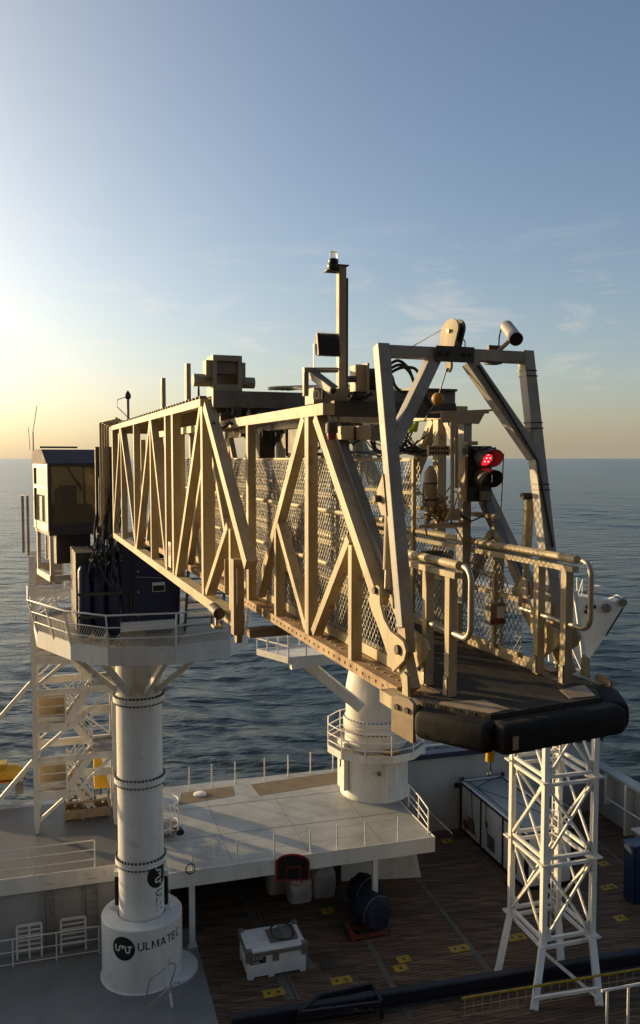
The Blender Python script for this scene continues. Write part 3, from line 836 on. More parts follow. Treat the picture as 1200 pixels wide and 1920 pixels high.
# ------------------------------------------------------------------ operator cabin on the left
AZC = R(28.7)
UC = Vector((-math.sin(AZC), math.cos(AZC), 0)); VC = Vector((math.cos(AZC), math.sin(AZC), 0))
cf = D(92, 990, 28.0)                     # near left bottom corner
zt = D(92, 869, 28.0).z; zb = D(92, 998, 28.0).z
Wc, Lc = 1.78, 2.5
cb = Vector((cf.x, cf.y, zb))
def K(a, b, z): return cb + UC * a + VC * b + Z * z
H = zt - zb
t = thing('operator_cabin', 'boxy brown operator cabin with big windows left of the gangway', 'cabin', cb)
m = MB()
def kbox(m, a0, a1, b0, b1, z0, z1):
    return m.box(K((a0 + a1) / 2, (b0 + b1) / 2, (z0 + z1) / 2), VC * (abs(b1 - b0) / 2), UC * (abs(a1 - a0) / 2), Z * (abs(z1 - z0) / 2))
for (a, b) in ((0, 0), (0, Wc - .1), (Lc - .1, 0), (Lc - .1, Wc - .1)): kbox(m, a, a + .1, b, b + .1, .25, H - .1)
kbox(m, 0, Lc, 0, Wc, -.12, .25); kbox(m, 0, Lc, 0, Wc, H - .1, H)
kbox(m, Lc - .06, Lc - .02, .1, Wc - .1, .25, .8)
kbox(m, .1, Lc - .1, Wc - .06, Wc - .02, .25, H - .1)
part('frame', m, M['cabin'], t)
m = MB(); h2 = .52
m.add([K(-.05, -.06, H), K(-.05, Wc + .06, H), K(Lc + .05, Wc + .06, H), K(Lc + .05, -.06, H),
       K(.85, -.04, H + h2 * .9), K(.85, Wc + .0, H + h2 * .9), K(Lc + .05, Wc + .0, H + h2 * .9), K(Lc + .05, -.04, H + h2 * .9)],
      [(0, 3, 2, 1), (4, 5, 6, 7), (0, 1, 5, 4), (1, 2, 6, 5), (2, 3, 7, 6), (3, 0, 4, 7)])
part('roof', m, M['cabinroof'], t)
m = MB(); kbox(m, .03, .045, .1, Wc - .1, .25, H - .1); w_ = part('front_window', m, M['glass'], t)
m = MB(); m.bar(K(.0, .62, H - .12), K(-.02, 1.1, H - .9), UC, .03, .04); m.bar(K(-.02, 1.1, H - .9), K(-.03, 1.0, H - .6), UC, .02, .03); part('wiper', m, M['ink'], w_)
m = MB(); kbox(m, Lc - .05, Lc - .04, .1, Wc - .1, .8, H - .1); part('rear_window', m, M['glass'], t)
m = MB(); kbox(m, .1, Lc - .1, .02, .04, .25, H - .1); part('side_window', m, M['mirror'], t)
m = MB()
kbox(m, .0, Lc, -.03, -.002, .0, .28); kbox(m, .0, .12, -.03, -.002, .28, H - .02); kbox(m, Lc - .12, Lc, -.03, -.002, .28, H - .02); kbox(m, .12, Lc - .12, -.03, -.002, H - .16, H - .02); kbox(m, .12, Lc - .12, -.03, -.002, H * .62, H * .68)
part('side_frame', m, M['cream'], t)
m = MB(); kbox(m, .75, 1.35, .6, 1.2, .25, .75); kbox(m, 1.25, 1.4, .6, 1.2, .75, 1.5); part('seat', m, M['ink'], t)
m = MB(); kbox(m, .35, .7, .3, 1.5, .25, .85); m.bar(K(.5, 1.25, .3), K(.5, 1.3, 1.6), UC, .07, .07); kbox(m, .8, .85, .35, .6, .9, 1.4); part('console', m, M['brown'], t)
m = MB(); m.bar(K(1.6, .02, H + .55), K(1.6, 1.3, H + .55), Z, .06, .3); part('roof_bar', m, M['dark'], t)
m = MB(); m.tube([K(2.2, -.05, H + .45), K(2.2, -.05, H + 1.1)], .02, 6); part('aerial_base', m, M['ink'], t)
m = MB(); m.tube([K(2.2, -.05, H + 1.1), K(2.2, .1, H + 2.0)], .012, 6); m.tube([K(2.3, -.15, H + .45), K(2.3, -.18, H + 1.25)], .01, 6); part('aerial', m, M['ink'], t)
# base machinery and support frame below the cabin
m = MB(); kbox(m, .3, 2.2, .28, 1.42, -1.1, -.125); ub = part('unit_box', m, M['cabin'], t)
m = MB(); m.cyl(K(.295, .82, -.62), K(.27, .82, -.62), .12, n=20); part('vent', m, M['mid'], ub)
m = MB()
kbox(m, .0, .12, .02, .14, -1.45, -.125); kbox(m, .0, .12, Wc - .14, Wc - .02, -1.45, -.125); kbox(m, .0, .12, .0, Wc, -1.65, -1.45); kbox(m, 2.2, 2.32, .02, .14, -1.45, -.125)
kbox(m, .12, 3.2, Wc - .14, Wc, -1.65, -1.45); kbox(m, 0, 2.3, 0, .14, -1.652, -1.448)
part('support_frame', m, M['cream'], t)
m = MB(); kbox(m, .1, 1.6, Wc + .0, Wc + 1.6, -.3, -.13); part('walkway', m, M['brown'], t)
m = MB(); m.tube([K(2.4, -.25, -1.0), K(2.4, -.25, 1.1), K(3.4, -.25, 1.1), K(3.4, -.25, -1.0)], .05, 8); part('guard_rail', m, M['brown'], t)

# ------------------------------------------------------------------ outer (main) boom
VO, VI, VCN = 2.95, 3.29, 4.2
def mir(v): return 2 * VCN - v
ZOT0, ZOT1, ZOB0, ZOB1 = .83, .96, -2.40, -2.24
t = thing('main_boom', 'tan lattice main boom of the gangway, the larger rear truss', 'gangway boom', G(20, VCN, ZOB0))
MAINB = t
def member(name, p, q, w, th, v, mt, par, sgn=1):       # p, q in (u, z); outer face on the plane v, thickness th inward
    m = MB(); vv = v + sgn * th / 2
    m.bar(G(p[0], vv, p[1]), G(q[0], vv, q[1]), V, th, w)
    return part(name, m, mt, par)
def both(name, p, q, w, th, v, mt, par, only=None):
    if only != 'far': member(name, p, q, w, th, v, mt, par, 1)
    if only != 'near': member(name, p, q, w, th, mir(v), mt, par, -1)
bo = M['outer']
both('top_chord', (13.70, .895), (26.6, .895), .13, .16, VO, bo, t)
both('bottom_chord', (11.75, -2.31), (26.2, -2.31), .16, .20, VO, bo, t)
def mo(name, a, b, w=.10, th=.15, dv=.002):
    p = uz(*a, VO); q = uz(*b, VO)
    p = (p[0], max(min(p[1], ZOT0), ZOB1)); q = (q[0], max(min(q[1], ZOT0), ZOB1))
    both(name, p, q, w, th, VO + dv, bo, t)
def vpost(x, y, w=.12, th=.16, zt_=ZOT0, zb_=ZOB1):
    u_ = uz(x, y, VO)[0]; both('post', (u_, zb_), (u_, zt_), w, th, VO + .004, bo, t)
vpost(378, 930, .14); vpost(323, 930, .16); vpost(310, 930, .15); vpost(282, 930); vpost(251, 900); vpost(227, 900); vpost(211, 900, .2)
mo('diagonal', (374, 752), (329, 1080), .13)
mo('diagonal', (381, 750), (459, 1060), .17, .16, .006)
mo('diagonal', (425, 985), (385, 1112), .11)
mo('diagonal', (280, 778), (255, 1030), .12)
mo('diagonal', (281, 778), (310, 1062), .12, .15, .006)
mo('diagonal', (224, 795), (213, 980), .14)
mo('diagonal', (225, 795), (254, 1030), .14, .15, .006)
u_ = uz(430, 1050, VO)[0]; both('post', (u_, ZOB1), (u_, uz(430, 992, VO)[1]), .09, .15, VO + .004, bo, t)
# front end posts with lugs
for sg, v0 in ((1, VO - .06), (-1, mir(VO) + .06)):
    m = MB(); m.bar(G(11.5, v0 + sg * .09, -2.46), G(11.5, v0 + sg * .09, -1.40), V, .15, .16); e_ = part('end_post', m, M['brown'], t)
    m = MB(); m.prism([G(11.42, v0 + sg * .06, -2.461), G(11.58, v0 + sg * .06, -2.461), G(11.56, v0 + sg * .06, -2.56), G(11.5, v0 + sg * .06, -2.59), G(11.44, v0 + sg * .06, -2.56)], V * .08 * sg); part('lug', m, M['brown'], e_)
    m = MB(); m.gbox(11.95, 11.97, v0 + sg * .02, v0 + sg * .3, -1.95, -1.45); pl_ = part('sign_plate', m, M['brown'], t)
# cross members
m = MB(); m.gbox(11.45, 11.65, VO + .19, mir(VO) - .19, -2.52, -2.405); part('crossbeam', m, M['brown'], t)
for u_ in (13.75, 17.5, 21.5, 26.4):
    m = MB(); m.gbox(u_ - .09, u_ + .09, VO + .163, mir(VO) - .163, .74, .975); part('crossbeam', m, M['dark'] if u_ < 14 else bo, t)
for u_ in (15.0, 19, 23, 26.1):
    m = MB(); m.gbox(u_ - .08, u_ + .08, VO + .203, mir(VO) - .203, -2.38, -2.24); part('floor_beam', m, bo, t)
m = MB(); m.gbox(14.2, 26.4, VO + .18, mir(VO) - .18, .985, 1.0)
for k in range(40): m.gbox(14.3 + .3 * k, 14.36 + .3 * k, VO + .12, mir(VO) - .12, 1.0, 1.05)
part('roof_panel', m, M['dark'], t)
# front top frame beams
m = MB(); m.gbox(13.2, 13.66, VO + .1, mir(VO) - .1, .98, 1.06); m.gbox(13.2, 13.3, VO + .1, mir(VO) - .1, .80, .979); part('top_frame', m, M['mid'], t)
# sign plates with round mark on the inner posts
for (x, y, uu) in ((319, 1040, 15.35), (441, 1098, 11.9)):
    uu, zz = uz(x, y, VO)
    m = MB(); m.gbox(uu - .12, uu + .12, VO - .012, VO + .001, zz - .25, zz + .25) ; pl_ = part('mark_plate', m, M['cream'], t)
    dsk, st = logo(lambda x_, y_, l, uu=uu, zz=zz: G(uu - y_ * .75, VO - .016 - l * .5, zz + .08 + x_), .11)
    part('mark', dsk, M['ink'], pl_)
# mesh fill low on the rear part (seen as a fine lit grid)
# rear vertical pipes
for k in range(4):
    x = 26.75 + .12 * k; vv = 2.68 + .085 * k
    m = MB(); m.tube([G(x, vv, -2.5), G(x, vv, .98 - .03 * k), G(x - .08, vv, 1.08 - .03 * k), G(x - 1.6, vv + .3, 1.14 - .03 * k)], .038, 8); part('pipe', m, M['brown'], t, smooth=40)
m = MB(); m.gbox(27.1, 27.3, 2.55, 3.1, -2.5, .35); m.gbox(26.9, 27.09, 2.62, 2.75, -2.5, -.6); part('cable_tray', m, M['dark'], t)

# hoses bundle at the rear drop
t = thing('hose_bundle', 'tangle of black hoses hanging beside the rear end of the gangway', 'hoses', G(27, 2.6, -4))
random.seed(11)
m = MB()
for k in range(26):
    a = G(26.9 + random.uniform(-.1, .5), 2.95 + random.uniform(-.3, .5), random.uniform(-2.6, -.8))
    b = G(26.7 + random.uniform(-.2, .6), 2.2 + random.uniform(0, 1.1), random.uniform(-4.4, -3.4))
    c = (a + b) / 2 + V * random.uniform(-.9, .2) - U * random.uniform(0, .5) - Z * random.uniform(0, .5)
    pts = [(a * (1 - s) ** 2 + c * (2 * s * (1 - s)) + b * s * s) for s in [i / 8 for i in range(9)]]
    m.tube(pts, random.choice((.02, .03, .04)), 6)
ob = mesh_obj('hoses', m, M['cable'], ORG[t.name], 40); ob.parent = t; ob.name = 'hose_strands'
m = MB()
for k in range(30):
    a = G(26.55 + random.uniform(-.1, .3), 2.2 + random.uniform(0, 1.1), random.uniform(-3.3, -2.3))
    m.cyl(a, a + Vector((random.uniform(-.1, .1), random.uniform(-.1, .1), random.uniform(-.1, .1))), .02, n=6)
part('fittings', m, M['steel'], t)

# things on top of the main boom
t = thing('winch_box', 'square grey winch housing with open front on the main boom top', 'winch', G(13.9, 3.4, 1.06))
c = D(427, 700, 13.6)
cu_, cv_ = c.dot(U), c.dot(V)
m = MB()
zt_, zb_ = D(427, 666, 13.6).z - ZC, 1.065
hw = .235
m.gbox(cu_, cu_ + .45, cv_ - hw, cv_ - hw + .06, zb_, zt_); m.gbox(cu_, cu_ + .45, cv_ + hw - .06, cv_ + hw, zb_, zt_)
m.gbox(cu_, cu_ + .45, cv_ - hw + .06, cv_ + hw - .06, zt_ - .09, zt_); m.gbox(cu_, cu_ + .45, cv_ - hw + .06, cv_ + hw - .06, zb_, zb_ + .1)
m.gbox(cu_ + .2, cu_ + .44, cv_ - hw + .06, cv_ + hw - .06, zb_ + .1, zt_ - .09)
part('housing', m, M['tan2'], t)
m = MB(); m.gbox(cu_ + .06, cu_ + .198, cv_ - hw + .065, cv_ + hw - .065, zb_ + .27, zt_ - .095); part('panel', m, M['mid'], t)
m = MB(); m.cyl(G(cu_ + .2, cv_ - hw - .28, zb_ + .17), G(cu_ + .2, cv_ - hw - .002, zb_ + .17), .10, n=20); part('motor', m, M['tan2'], t, smooth=40); m = MB(); m.cyl(G(cu_ + .2, cv_ + hw + .002, zb_ + .15), G(cu_ + .2, cv_ + hw + .25, zb_ + .15), .09, n=20); part('motor', m, M['tan2'], t, smooth=40)
m = MB(); m.gbox(cu_ + .05, cu_ + .3, cv_ - hw - .1, cv_ - hw - .003, zt_ - .35, zt_ - .08); part('side_lug', m, M['tan2'], t); m = MB(); m.gbox(cu_ + .05, cu_ + .3, cv_ + hw + .003, cv_ + hw + .07, zt_ - .38, zt_ - .1); part('side_lug', m, M['tan2'], t)
# upright flat posts with slots
for i, (x, y0, y1) in enumerate(((351, 733, 682), (305, 752, 709))):
    u0, z0 = uz(x, y0, VO + .2); z1 = uz(x, y1, VO + .2)[1]
    base = G(u0, VO + .2, .97)
    t = thing('slotted_post', ('taller' if i == 0 else 'shorter') + ' slotted tan post standing on the main boom roof edge', 'post', base, 'slotted posts on the boom roof')
    m = MB(); m.gbox(u0 - .1, u0 + .1, VO + .17, VO + .25, .97, z1); part('blade', m, M['outer'], t)
    m = MB(); m.gbox(u0 - .03, u0 + .03, VO + .165, VO + .169, 1.12, z1 - .15); part('slot', m, M['ink'], t)
u0, z0 = uz(372, 715, VO + .25)
t = thing('relief_valve', 'small dark pipe valve sticking up on the main boom corner', 'valve', G(u0, VO + .25, 1.06))
m = MB(); m.tube([G(u0, VO + .25, 1.07), G(u0, VO + .25, 1.30), G(u0, VO + .45, 1.30)], .025, 8); m.cyl(G(u0, VO + .40, 1.30), G(u0, VO + .40, 1.58), .035, n=10); part('body', m, M['dark'], t)
u0 = uz(240, 760, VO + .4)[0]
t = thing('mast_lamp', 'thin lamp mast with curved cable near the rear of the boom roof', 'lamp', G(u0, VO + .4, 1.05))
m = MB(); m.cyl(G(u0, VO + .4, 1.05), G(u0, VO + .4, 1.72), .04, n=10); part('mast', m, M['brown'], t)
m = MB(); m.lathe(G(u0, VO + .4, 1.72), [(.06, 0), (.09, .05), (.09, .12), (.05, .2), (0, .26)], 14); part('lamp_head', m, M['dark'], t, smooth=40)
m = MB(); m.tube([G(u0, VO + .35, 1.78), G(u0, VO + .1, 1.7), G(u0, VO + .08, 1.5), G(u0, VO + .38, 1.2)], .012, 6); part('cable', m, M['cable'], t)
# bullet camera hanging at the front end of the bottom chord
c = uz(418, 1150, VO - .08)
t = thing('boom_camera', 'dark round camera under the front end of the main boom chord', 'camera', G(c[0], VO - .1, c[1] - .2))
m = MB(); m.cyl(G(c[0] - .02, VO - .14, c[1]), G(c[0] + .35, VO - .14, c[1] + .02), .085, n=20); part('body', m, M['dark'], t, smooth=40)
m = MB(); m.cyl(G(c[0] - .026, VO - .14, c[1]), G(c[0] - .021, VO - .14, c[1]), .06, n=20); part('lens', m, M['lens'], t)
m = MB(); m.gbox(c[0] + .05, c[0] + .25, VO - .2, VO - .08, c[1] - .22, c[1] - .19); m.gbox(c[0] + .12, c[0] + .18, VO - .16, VO - .12, c[1] - .19, c[1] - .08); part('bracket', m, M['steel'], t)
m = MB(); m.tube([G(c[0] + .35, VO - .14, c[1]), G(c[0] + .5, VO - .14, c[1] - .1), G(c[0] + .45, VO - .14, c[1] - .28), G(c[0] + .2, VO - .14, c[1] - .25)], .014, 6); part('cable', m, M['cable'], t)
# hydraulic clutter inside the top of the main boom front
random.seed(5)
t = thing('hydraulic_valves', 'dark hydraulic valves and hoses under the main boom front beam', 'hydraulics', G(14, 4.2, .4))
m = MB()
for k in range(26):
    u0, v0, z0 = 13.2 + random.uniform(-.3, 1.5), VO + .35 + random.random() * 1.7, .45 + random.random() * .3
    m.gbox(u0, u0 + random.uniform(.08, .25), v0, v0 + random.uniform(.06, .22), z0 - random.uniform(.05, .2), z0 + random.uniform(.02, .1))
part('blocks', m, M['dark'], t)
m = MB(); m.cyl(G(13.0, 4.0, .62), G(13.0, 4.5, .64), .1, n=18); part('oil_filter', m, M['mid'], t, smooth=40)
m = MB(); m.cyl(G(13.0, 3.72, .62), G(13.0, 3.998, .62), .09, n=18); part('filter_cap', m, M['cream'], t, smooth=40)
m = MB()
for k in range(22):
    a = G(13.1, VO + .4 + random.random() * 1.8, .6 + random.random() * .2); b = a + V * random.uniform(-.8, .8) + U * random.uniform(-.5, .5) + Z * random.uniform(-.15, .1)
    c = (a + b) / 2 - Z * random.uniform(.05, .35)
    m.tube([(a * (1 - s) ** 2 + c * (2 * s * (1 - s)) + b * s * s) for s in [i / 6 for i in range(7)]], .018, 5)
part('hoses', m, M['cable'], t)
m = MB()
for k in range(4):
    a = G(13.3, 4.0 + .1 * k, 1.12); b = G(9.6, 4.0 + .25 * k, .72 + .03 * k); c = (a + b) / 2 + Z * .12
    m.tube([(a * (1 - s) ** 2 + c * (2 * s * (1 - s)) + b * s * s) for s in [i / 10 for i in range(11)]], .03, 6)
part('trunk_hose', m, M['cable'], t)

# ------------------------------------------------------------------ telescopic boom (inner truss)
t = thing('telescopic_boom', 'tan lattice telescopic boom sliding out of the main boom, chain link sides', 'gangway boom', G(9, VCN, -2.3))
TB = t
bm = M['boom']
ZT0, ZT1, ZB0, ZB1 = .48, .61, -2.20, -2.085
both('top_chord', (8.9, .545), (20, .545), .13, .14, VI, bm, t)
for sg in (1, -1):
    v0 = VI if sg > 0 else mir(VI)
    m = MB(); m.bar(G(6.95, v0 + sg * .08, -2.143), G(22, v0 + sg * .08, -2.143), V, .16, .115)
    for k in range(60):                       # bolt heads on the face and top of the chord
        u0 = 7.1 + k * .16
        m.gbox(u0, u0 + .025, v0 - sg * .010, v0 - sg * .001, -2.155, -2.13); m.gbox(u0 + .06, u0 + .085, v0 + sg * .10, v0 + sg * .13, -2.0845, -2.076)
    part('bottom_chord', m, M['chord'], t)
for sg, v0 in ((1, VI + .163), (-1, mir(VI) - .163)):
    m = MB(); m.gbox(6.6, 22, min(v0, v0 + sg * .12), max(v0, v0 + sg * .12), -2.19, -2.10); part('flange', m, M['chord'], t)
def mi(name, a, b, w=.105, th=.12, dv=.002):
    p = uz(*a, VI); q = uz(*b, VI)
    p = (p[0], max(min(p[1], ZT0), ZB1)); q = (q[0], max(min(q[1], ZT0), ZB1))
    both(name, p, q, w, th, VI + dv, bm, t)
def ipost(u_, z1=ZT0): both('post', (u_, ZB1), (u_, z1), .11, .12, VI + .004, bm, t)
uP1, uP2 = uz(463, 950, VI)[0], uz(574, 980, VI)[0]
ipost(uP1); both('post', (uP2, ZB1), (uP2, ZT0), .13, .12, VI + .004, bm, t)
mi('diagonal', (567, 782), (481, 1115), .12)
mi('diagonal', (588, 782), (703, 1128), .13, .13, .006)
mi('diagonal', (517, 978), (571, 1178), .10, .12, .006)
mi('diagonal', (651, 1010), (584, 1186), .10, .12, .006)
u_ = uz(515, 1050, VI)[0]; both('post', (u_, ZB1), (u_, uz(515, 982, VI)[1]), .08, .12, VI + .004, bm, t)
u_ = uz(655, 1120, VI)[0]; both('post', (u_, ZB1), (u_, uz(655, 1022, VI)[1]), .09, .12, VI + .004, bm, t)
# further back, inside the main boom
per = 2 * (uP1 - uP2)
for k in range(1, 3):
    ua = uP2 + per * k
    both('post', (ua, ZB1), (ua, ZT0), .11, .12, VI + .004, bm, t)
    both('post', (ua + per / 2, ZB1), (ua + per / 2, ZT0), .11, .12, VI + .004, bm, t)
    for s in (-1, 1):
        both('diagonal', (ua, ZT0), (ua + s * per * .36, ZB1), .11, .12, VI + (.002 if s < 0 else .006), bm, t)
# hanging cables under the top of the telescopic boom
random.seed(77)
m = MB()
for k in range(34):
    u0 = random.uniform(9.2, 13.2); v0 = random.uniform(3.55, 4.9)
    a = G(u0, v0, .42); b = G(u0 + random.uniform(.3, 1.0), v0 + random.uniform(-.2, .2), .42 - random.random() * .1); c = (a + b) / 2 - Z * random.uniform(.15, .75)
    m.tube([a * (1 - s_) ** 2 + c * 2 * s_ * (1 - s_) + b * s_ * s_ for s_ in [i / 8 for i in range(9)]], random.choice((.010, .016, .022)), 5)
part('festoon_cables', m, M['cable'], t)
for (u0, v0, z0, a_, b_, c_) in ((9.75, 3.75, .25, .16, .12, .14), (10.6, 3.6, .22, .2, .1, .16), (11.7, 3.9, .25, .3, .14, .12), (12.4, 3.65, .2, .14, .12, .2)):
    m = MB(); m.gbox(u0 - a_, u0 + a_, v0 - b_, v0 + b_, z0 - c_, z0 + c_); part('terminal_box', m, M['dark'], t, bevel=.01)
# portal beams
m = MB(); m.gbox(8.92, 9.06, VI + .143, mir(VI) - .143, .47, .64); part('crossbeam', m, M['dark'], t)
m = MB(); m.gbox(9.2, 9.5, VI + .0, mir(VI) - .0, .62, .80); part('crossbeam', m, M['mid'], t)
m = MB(); m.gbox(9.06, 9.2, VI + .145, mir(VI) - .145, .60, .618); part('top_plate', m, M['mid'], t)
for u_ in (11.0, 12.6, 14.2, 15.8):
    m = MB(); m.gbox(u_ - .05, u_ + .05, VI + .143, mir(VI) - .143, .50, .60); part('crossbeam', m, bm, t)
m = MB(); m.gbox(9.6, 13.6, VI + .3, VI + .75, .40, .43); m.gbox(9.6, 13.6, VI + .3, VI + .32, .43, .50); part('cable_tray', m, M['mid'], t)
# walkway floor
m = MB(); m.gbox(6.62, 22, VI + .30, mir(VI) - .30, -2.16, -2.09); part('floor', m, M['tread'], t)
# inner kick plates and side screens
def chain_link(poly, v, du=.080, dz=.102, r=.0034):
    """diagonal wires clipped to a convex polygon given in (u, z)"""
    m = MB(); us = [p[0] for p in poly]; zs = [p[1] for p in poly]
    u0, u1, z0, z1 = min(us), max(us), min(zs), max(zs); k = dz / du; Hh = z1 - z0
    n = len(poly); area = sum(poly[i][0] * poly[(i + 1) % n][1] - poly[(i + 1) % n][0] * poly[i][1] for i in range(n)); sg_ = 1 if area > 0 else -1
    for sgn in (1, -1):
        i = -int(Hh / k / du) - 1
        while u0 + i * du <= u1:
            us_ = u0 + i * du; i += 1
            a = (us_, z0) if sgn > 0 else (us_, z1); b = (us_ + Hh / k, z1) if sgn > 0 else (us_ + Hh / k, z0)
            t0, t1 = 0.0, 1.0
            for q in range(n):
                p0, p1 = poly[q], poly[(q + 1) % n]
                ex, ez = p1[0] - p0[0], p1[1] - p0[1]
                fa = sg_ * (ex * (a[1] - p0[1]) - ez * (a[0] - p0[0])); fb = sg_ * (ex * (b[1] - p0[1]) - ez * (b[0] - p0[0]))
                if fa < 0 and fb < 0: t0, t1 = 1, 0; break
                if fa < 0: t0 = max(t0, fa / (fa - fb))
                elif fb < 0: t1 = min(t1, fa / (fa - fb))
            if t1 - t0 > .01:
                o_ = .0045 * sgn
                A_ = (a[0] + (b[0] - a[0]) * t0, a[1] + (b[1] - a[1]) * t0); B_ = (a[0] + (b[0] - a[0]) * t1, a[1] + (b[1] - a[1]) * t1)
                m.bar(G(A_[0], v + o_, A_[1]), G(B_[0], v + o_, B_[1]), V, 2 * r, 2 * r)
    return m
dA, dB = uz(588, 782, VI), uz(703, 1128, VI)
def d2u(z): return dA[0] + (dB[0] - dA[0]) * (z - dA[1]) / (dB[1] - dA[1])
u787 = uz(788, 920, mir(VI) - .27)[0]
for near, v0 in ((True, VI + .27), (False, mir(VI) - .27)):
    sg = 1 if near else -1
    if near:
        polys = [[(7.3, -1.98), (21, -1.98), (21, -.02), (d2u(-.02) + .08, -.02), (d2u(-1.3) + .08, -1.3), (7.3, -1.6)]]
    else:
        polys = [[(u787, -.86), (21, -.86), (21, -.02), (u787, -.02)], [(7.3, -1.98), (21, -1.98), (21, -.87), (8.0, -.87), (7.3, -1.5)]]
    for pi, P_ in enumerate(polys):
        m = chain_link(P_, v0); sc = part('chain_link_panel', m, M['wire'], t)
        m = MB()
        if near or pi == 0:
            for z0 in ((-.02, -.44) if not near else (-.02, -.44, -1.42, -1.98)):
                ua = (d2u(z0) + .1 if z0 > -1.5 else 7.3) if near else u787
                m.gbox(ua, 21, v0 + sg * .012, v0 + sg * .05, z0 - .022, z0 + .022)
            for u0 in ((9.35, 11.9, 14.5, 17) if near else (u787 + .03, u787 + 2.2, u787 + 4.6, u787 + 7)):
                m.bar(G(u0, v0 + sg * .075, -2.0), G(u0, v0 + sg * .075, 0), V, .045, .05)
        else:
            for z0 in (-1.42, -1.98): m.gbox(7.3, 21, v0 + sg * .012, v0 + sg * .05, z0 - .022, z0 + .022)
            m.bar(G(7.7, v0 + sg * .075, -1.98), G(7.7, v0 + sg * .075, -1.2), V, .04, .045)
        part('screen_frame', m, bm, sc)
    m = MB(); m.gbox(6.95, 21, v0 - .012, v0 + .012, -2.088, -1.98); part('kick_plate', m, bm, t)
# hand rails all along, with end loops at the tip
UT = 6.57
for near, v0 in ((True, 3.60), (False, 4.80)):
    m = MB()
    zt_ = -.915
    ur = 6.35
    loop = [G(21, v0, zt_)] + [G(6.52, v0, zt_)]
    for k in range(9):
        a = math.pi / 2 * k / 8; loop.append(G(6.30 - .12 * math.sin(a), v0, zt_ - .12 * (1 - math.cos(a))))
    for k in range(9):
        a = math.pi / 2 * k / 8; loop.append(G(6.18 + .12 * (1 - math.cos(a)), v0, -1.40 - .12 * math.sin(a)))
    loop += [G(6.30 + .005, v0, -1.52), G(7.25, v0, -1.50)]
    m = MB(); m.tube(loop[2:], .026, 12); hr = part('handrail', m, M['steel'], t, smooth=40)
    m = MB(); m.tube([G(6.38, v0, zt_), G(21, v0, zt_)], .040, 12); part('grip_tube', m, bm, hr, smooth=40)
    m = MB(); m.gbox(6.40, 21, v0 - .035, v0 + .035, zt_ - .115, zt_ - .062); part('rail_strip', m, bm, hr)
    for u0 in (6.52, 6.95):
        m = MB(); m.gbox(u0 - .04, u0 + .04, v0 - .04, v0 + .04, -2.085, zt_ - .116); rp = part('rail_post', m, bm, t)
        m = MB(); m.gbox(u0 - .03, u0 + .03, v0 - .055, v0 - .041, -2.07, -1.9); part('foot_plate', m, M['steel'], rp)
    for u0 in (8.5, 10, 11.5, 13, 14.5, 16):
        m = MB(); m.gbox(u0 - .03, u0 + .03, v0 - .03, v0 + .03, -2.085, zt_ - .116); part('rail_post', m, bm, t)
    for z0 in (-.62, -1.25):
        m = MB(); m.tube([G(7.8, v0 - (.06 if near else -.06), z0), G(21, v0 - (.06 if near else -.06), z0)], .028, 8); part('pipe', m, bm, t, smooth=40)
# tip platform
zd = -2.075
TIP = [(6.62, 3.27), (6.42, 3.27), (5.90, 3.62), (6.02, 4.80), (6.46, 5.06), (6.62, 5.06)]
m = MB(); m.prism([G(u_, v_, -2.18) for u_, v_ in TIP], Z * .105); tp = part('tip_platform', m, M['tread'], t)
for tri in ([(6.36, 3.42), (6.28, 3.80), (5.98, 3.86), (5.93, 3.64), (6.30, 3.37)], [(6.40, 4.92), (6.33, 4.60), (6.07, 4.52), (6.06, 4.78)]):
    m = MB(); m.prism([G(u_, v_, zd) for u_, v_ in tri], Z * .006); part('corner_plate', m, M['brown'], tp)
def fender(a, b, zc_, r, par, na=16):
    # rounded rubber block between two gangway-plan points
    pa, pb = G(a[0], a[1], zc_), G(b[0], b[1], zc_)
    d_ = (pb - pa).normalized(); s_ = Z.cross(d_)
    prof = []
    for k in range(28):
        th_ = 2 * math.pi * k / 28
        cx_, cy_ = math.cos(th_), math.sin(th_)
        ex = .55
        prof.append((math.copysign(abs(cx_) ** ex, cx_) * r * 1.05, math.copysign(abs(cy_) ** ex, cy_) * r))
    m = MB(); L = (pb - pa).length
    st = [(0, .80), (.012, .90), (.03, .96), (.06, 1.0), (L - .06, 1.0), (L - .03, .96), (L - .012, .90), (L, .80)]
    vs = []; fs = []; n = len(prof)
    for (l_, k_) in st:
        for (x, y) in prof: vs.append(pa + d_ * l_ + s_ * (x * k_) + Z * (y * k_))
    for i in range(len(st) - 1):
        for k in range(n): fs.append((i * n + k, i * n + (k + 1) % n, (i + 1) * n + (k + 1) % n, (i + 1) * n + k))
    fs.append(tuple(range(n))[::-1]); fs.append(tuple((len(st) - 1) * n + k for k in range(n)))
    m.add(vs, fs)
    return part('fender', m, M['black'], par, smooth=40)
FE = [fender((6.38, 3.25), (5.80, 3.605), -2.225, .125, t), fender((5.775, 3.60), (5.905, 4.88), -2.225, .125, t), fender((5.925, 4.875), (6.40, 5.14), -2.225, .125, t)]
for q in (.16, .36, .56, .76):                     # sunk fixing holes on the left fender
    a_, b_ = G(6.38, 3.25, -2.29), G(5.83, 3.60, -2.29); c = a_.lerp(b_, q); n_ = (b_ - a_).normalized().cross(Z)
    m = MB(); m.cyl(c + n_ * .1305, c + n_ * .1335, .018, n=12); part('fixing_hole', m, M['ink'], FE[0])
for (a_, b_, fe) in ((G(5.90, 3.56, -2.235), G(5.84, 3.597, -2.235), 0), (G(5.774, 3.66, -2.235), G(5.78, 3.72, -2.235), 1)):
    c = (a_ + b_) / 2; d_ = (b_ - a_).normalized(); n_ = d_.cross(Z)
    m = MB(); m.box(c + n_ * .1325, d_ * .028, n_ * .0015, Z * .055); part('wear_plate', m, M['brown'], FE[fe])
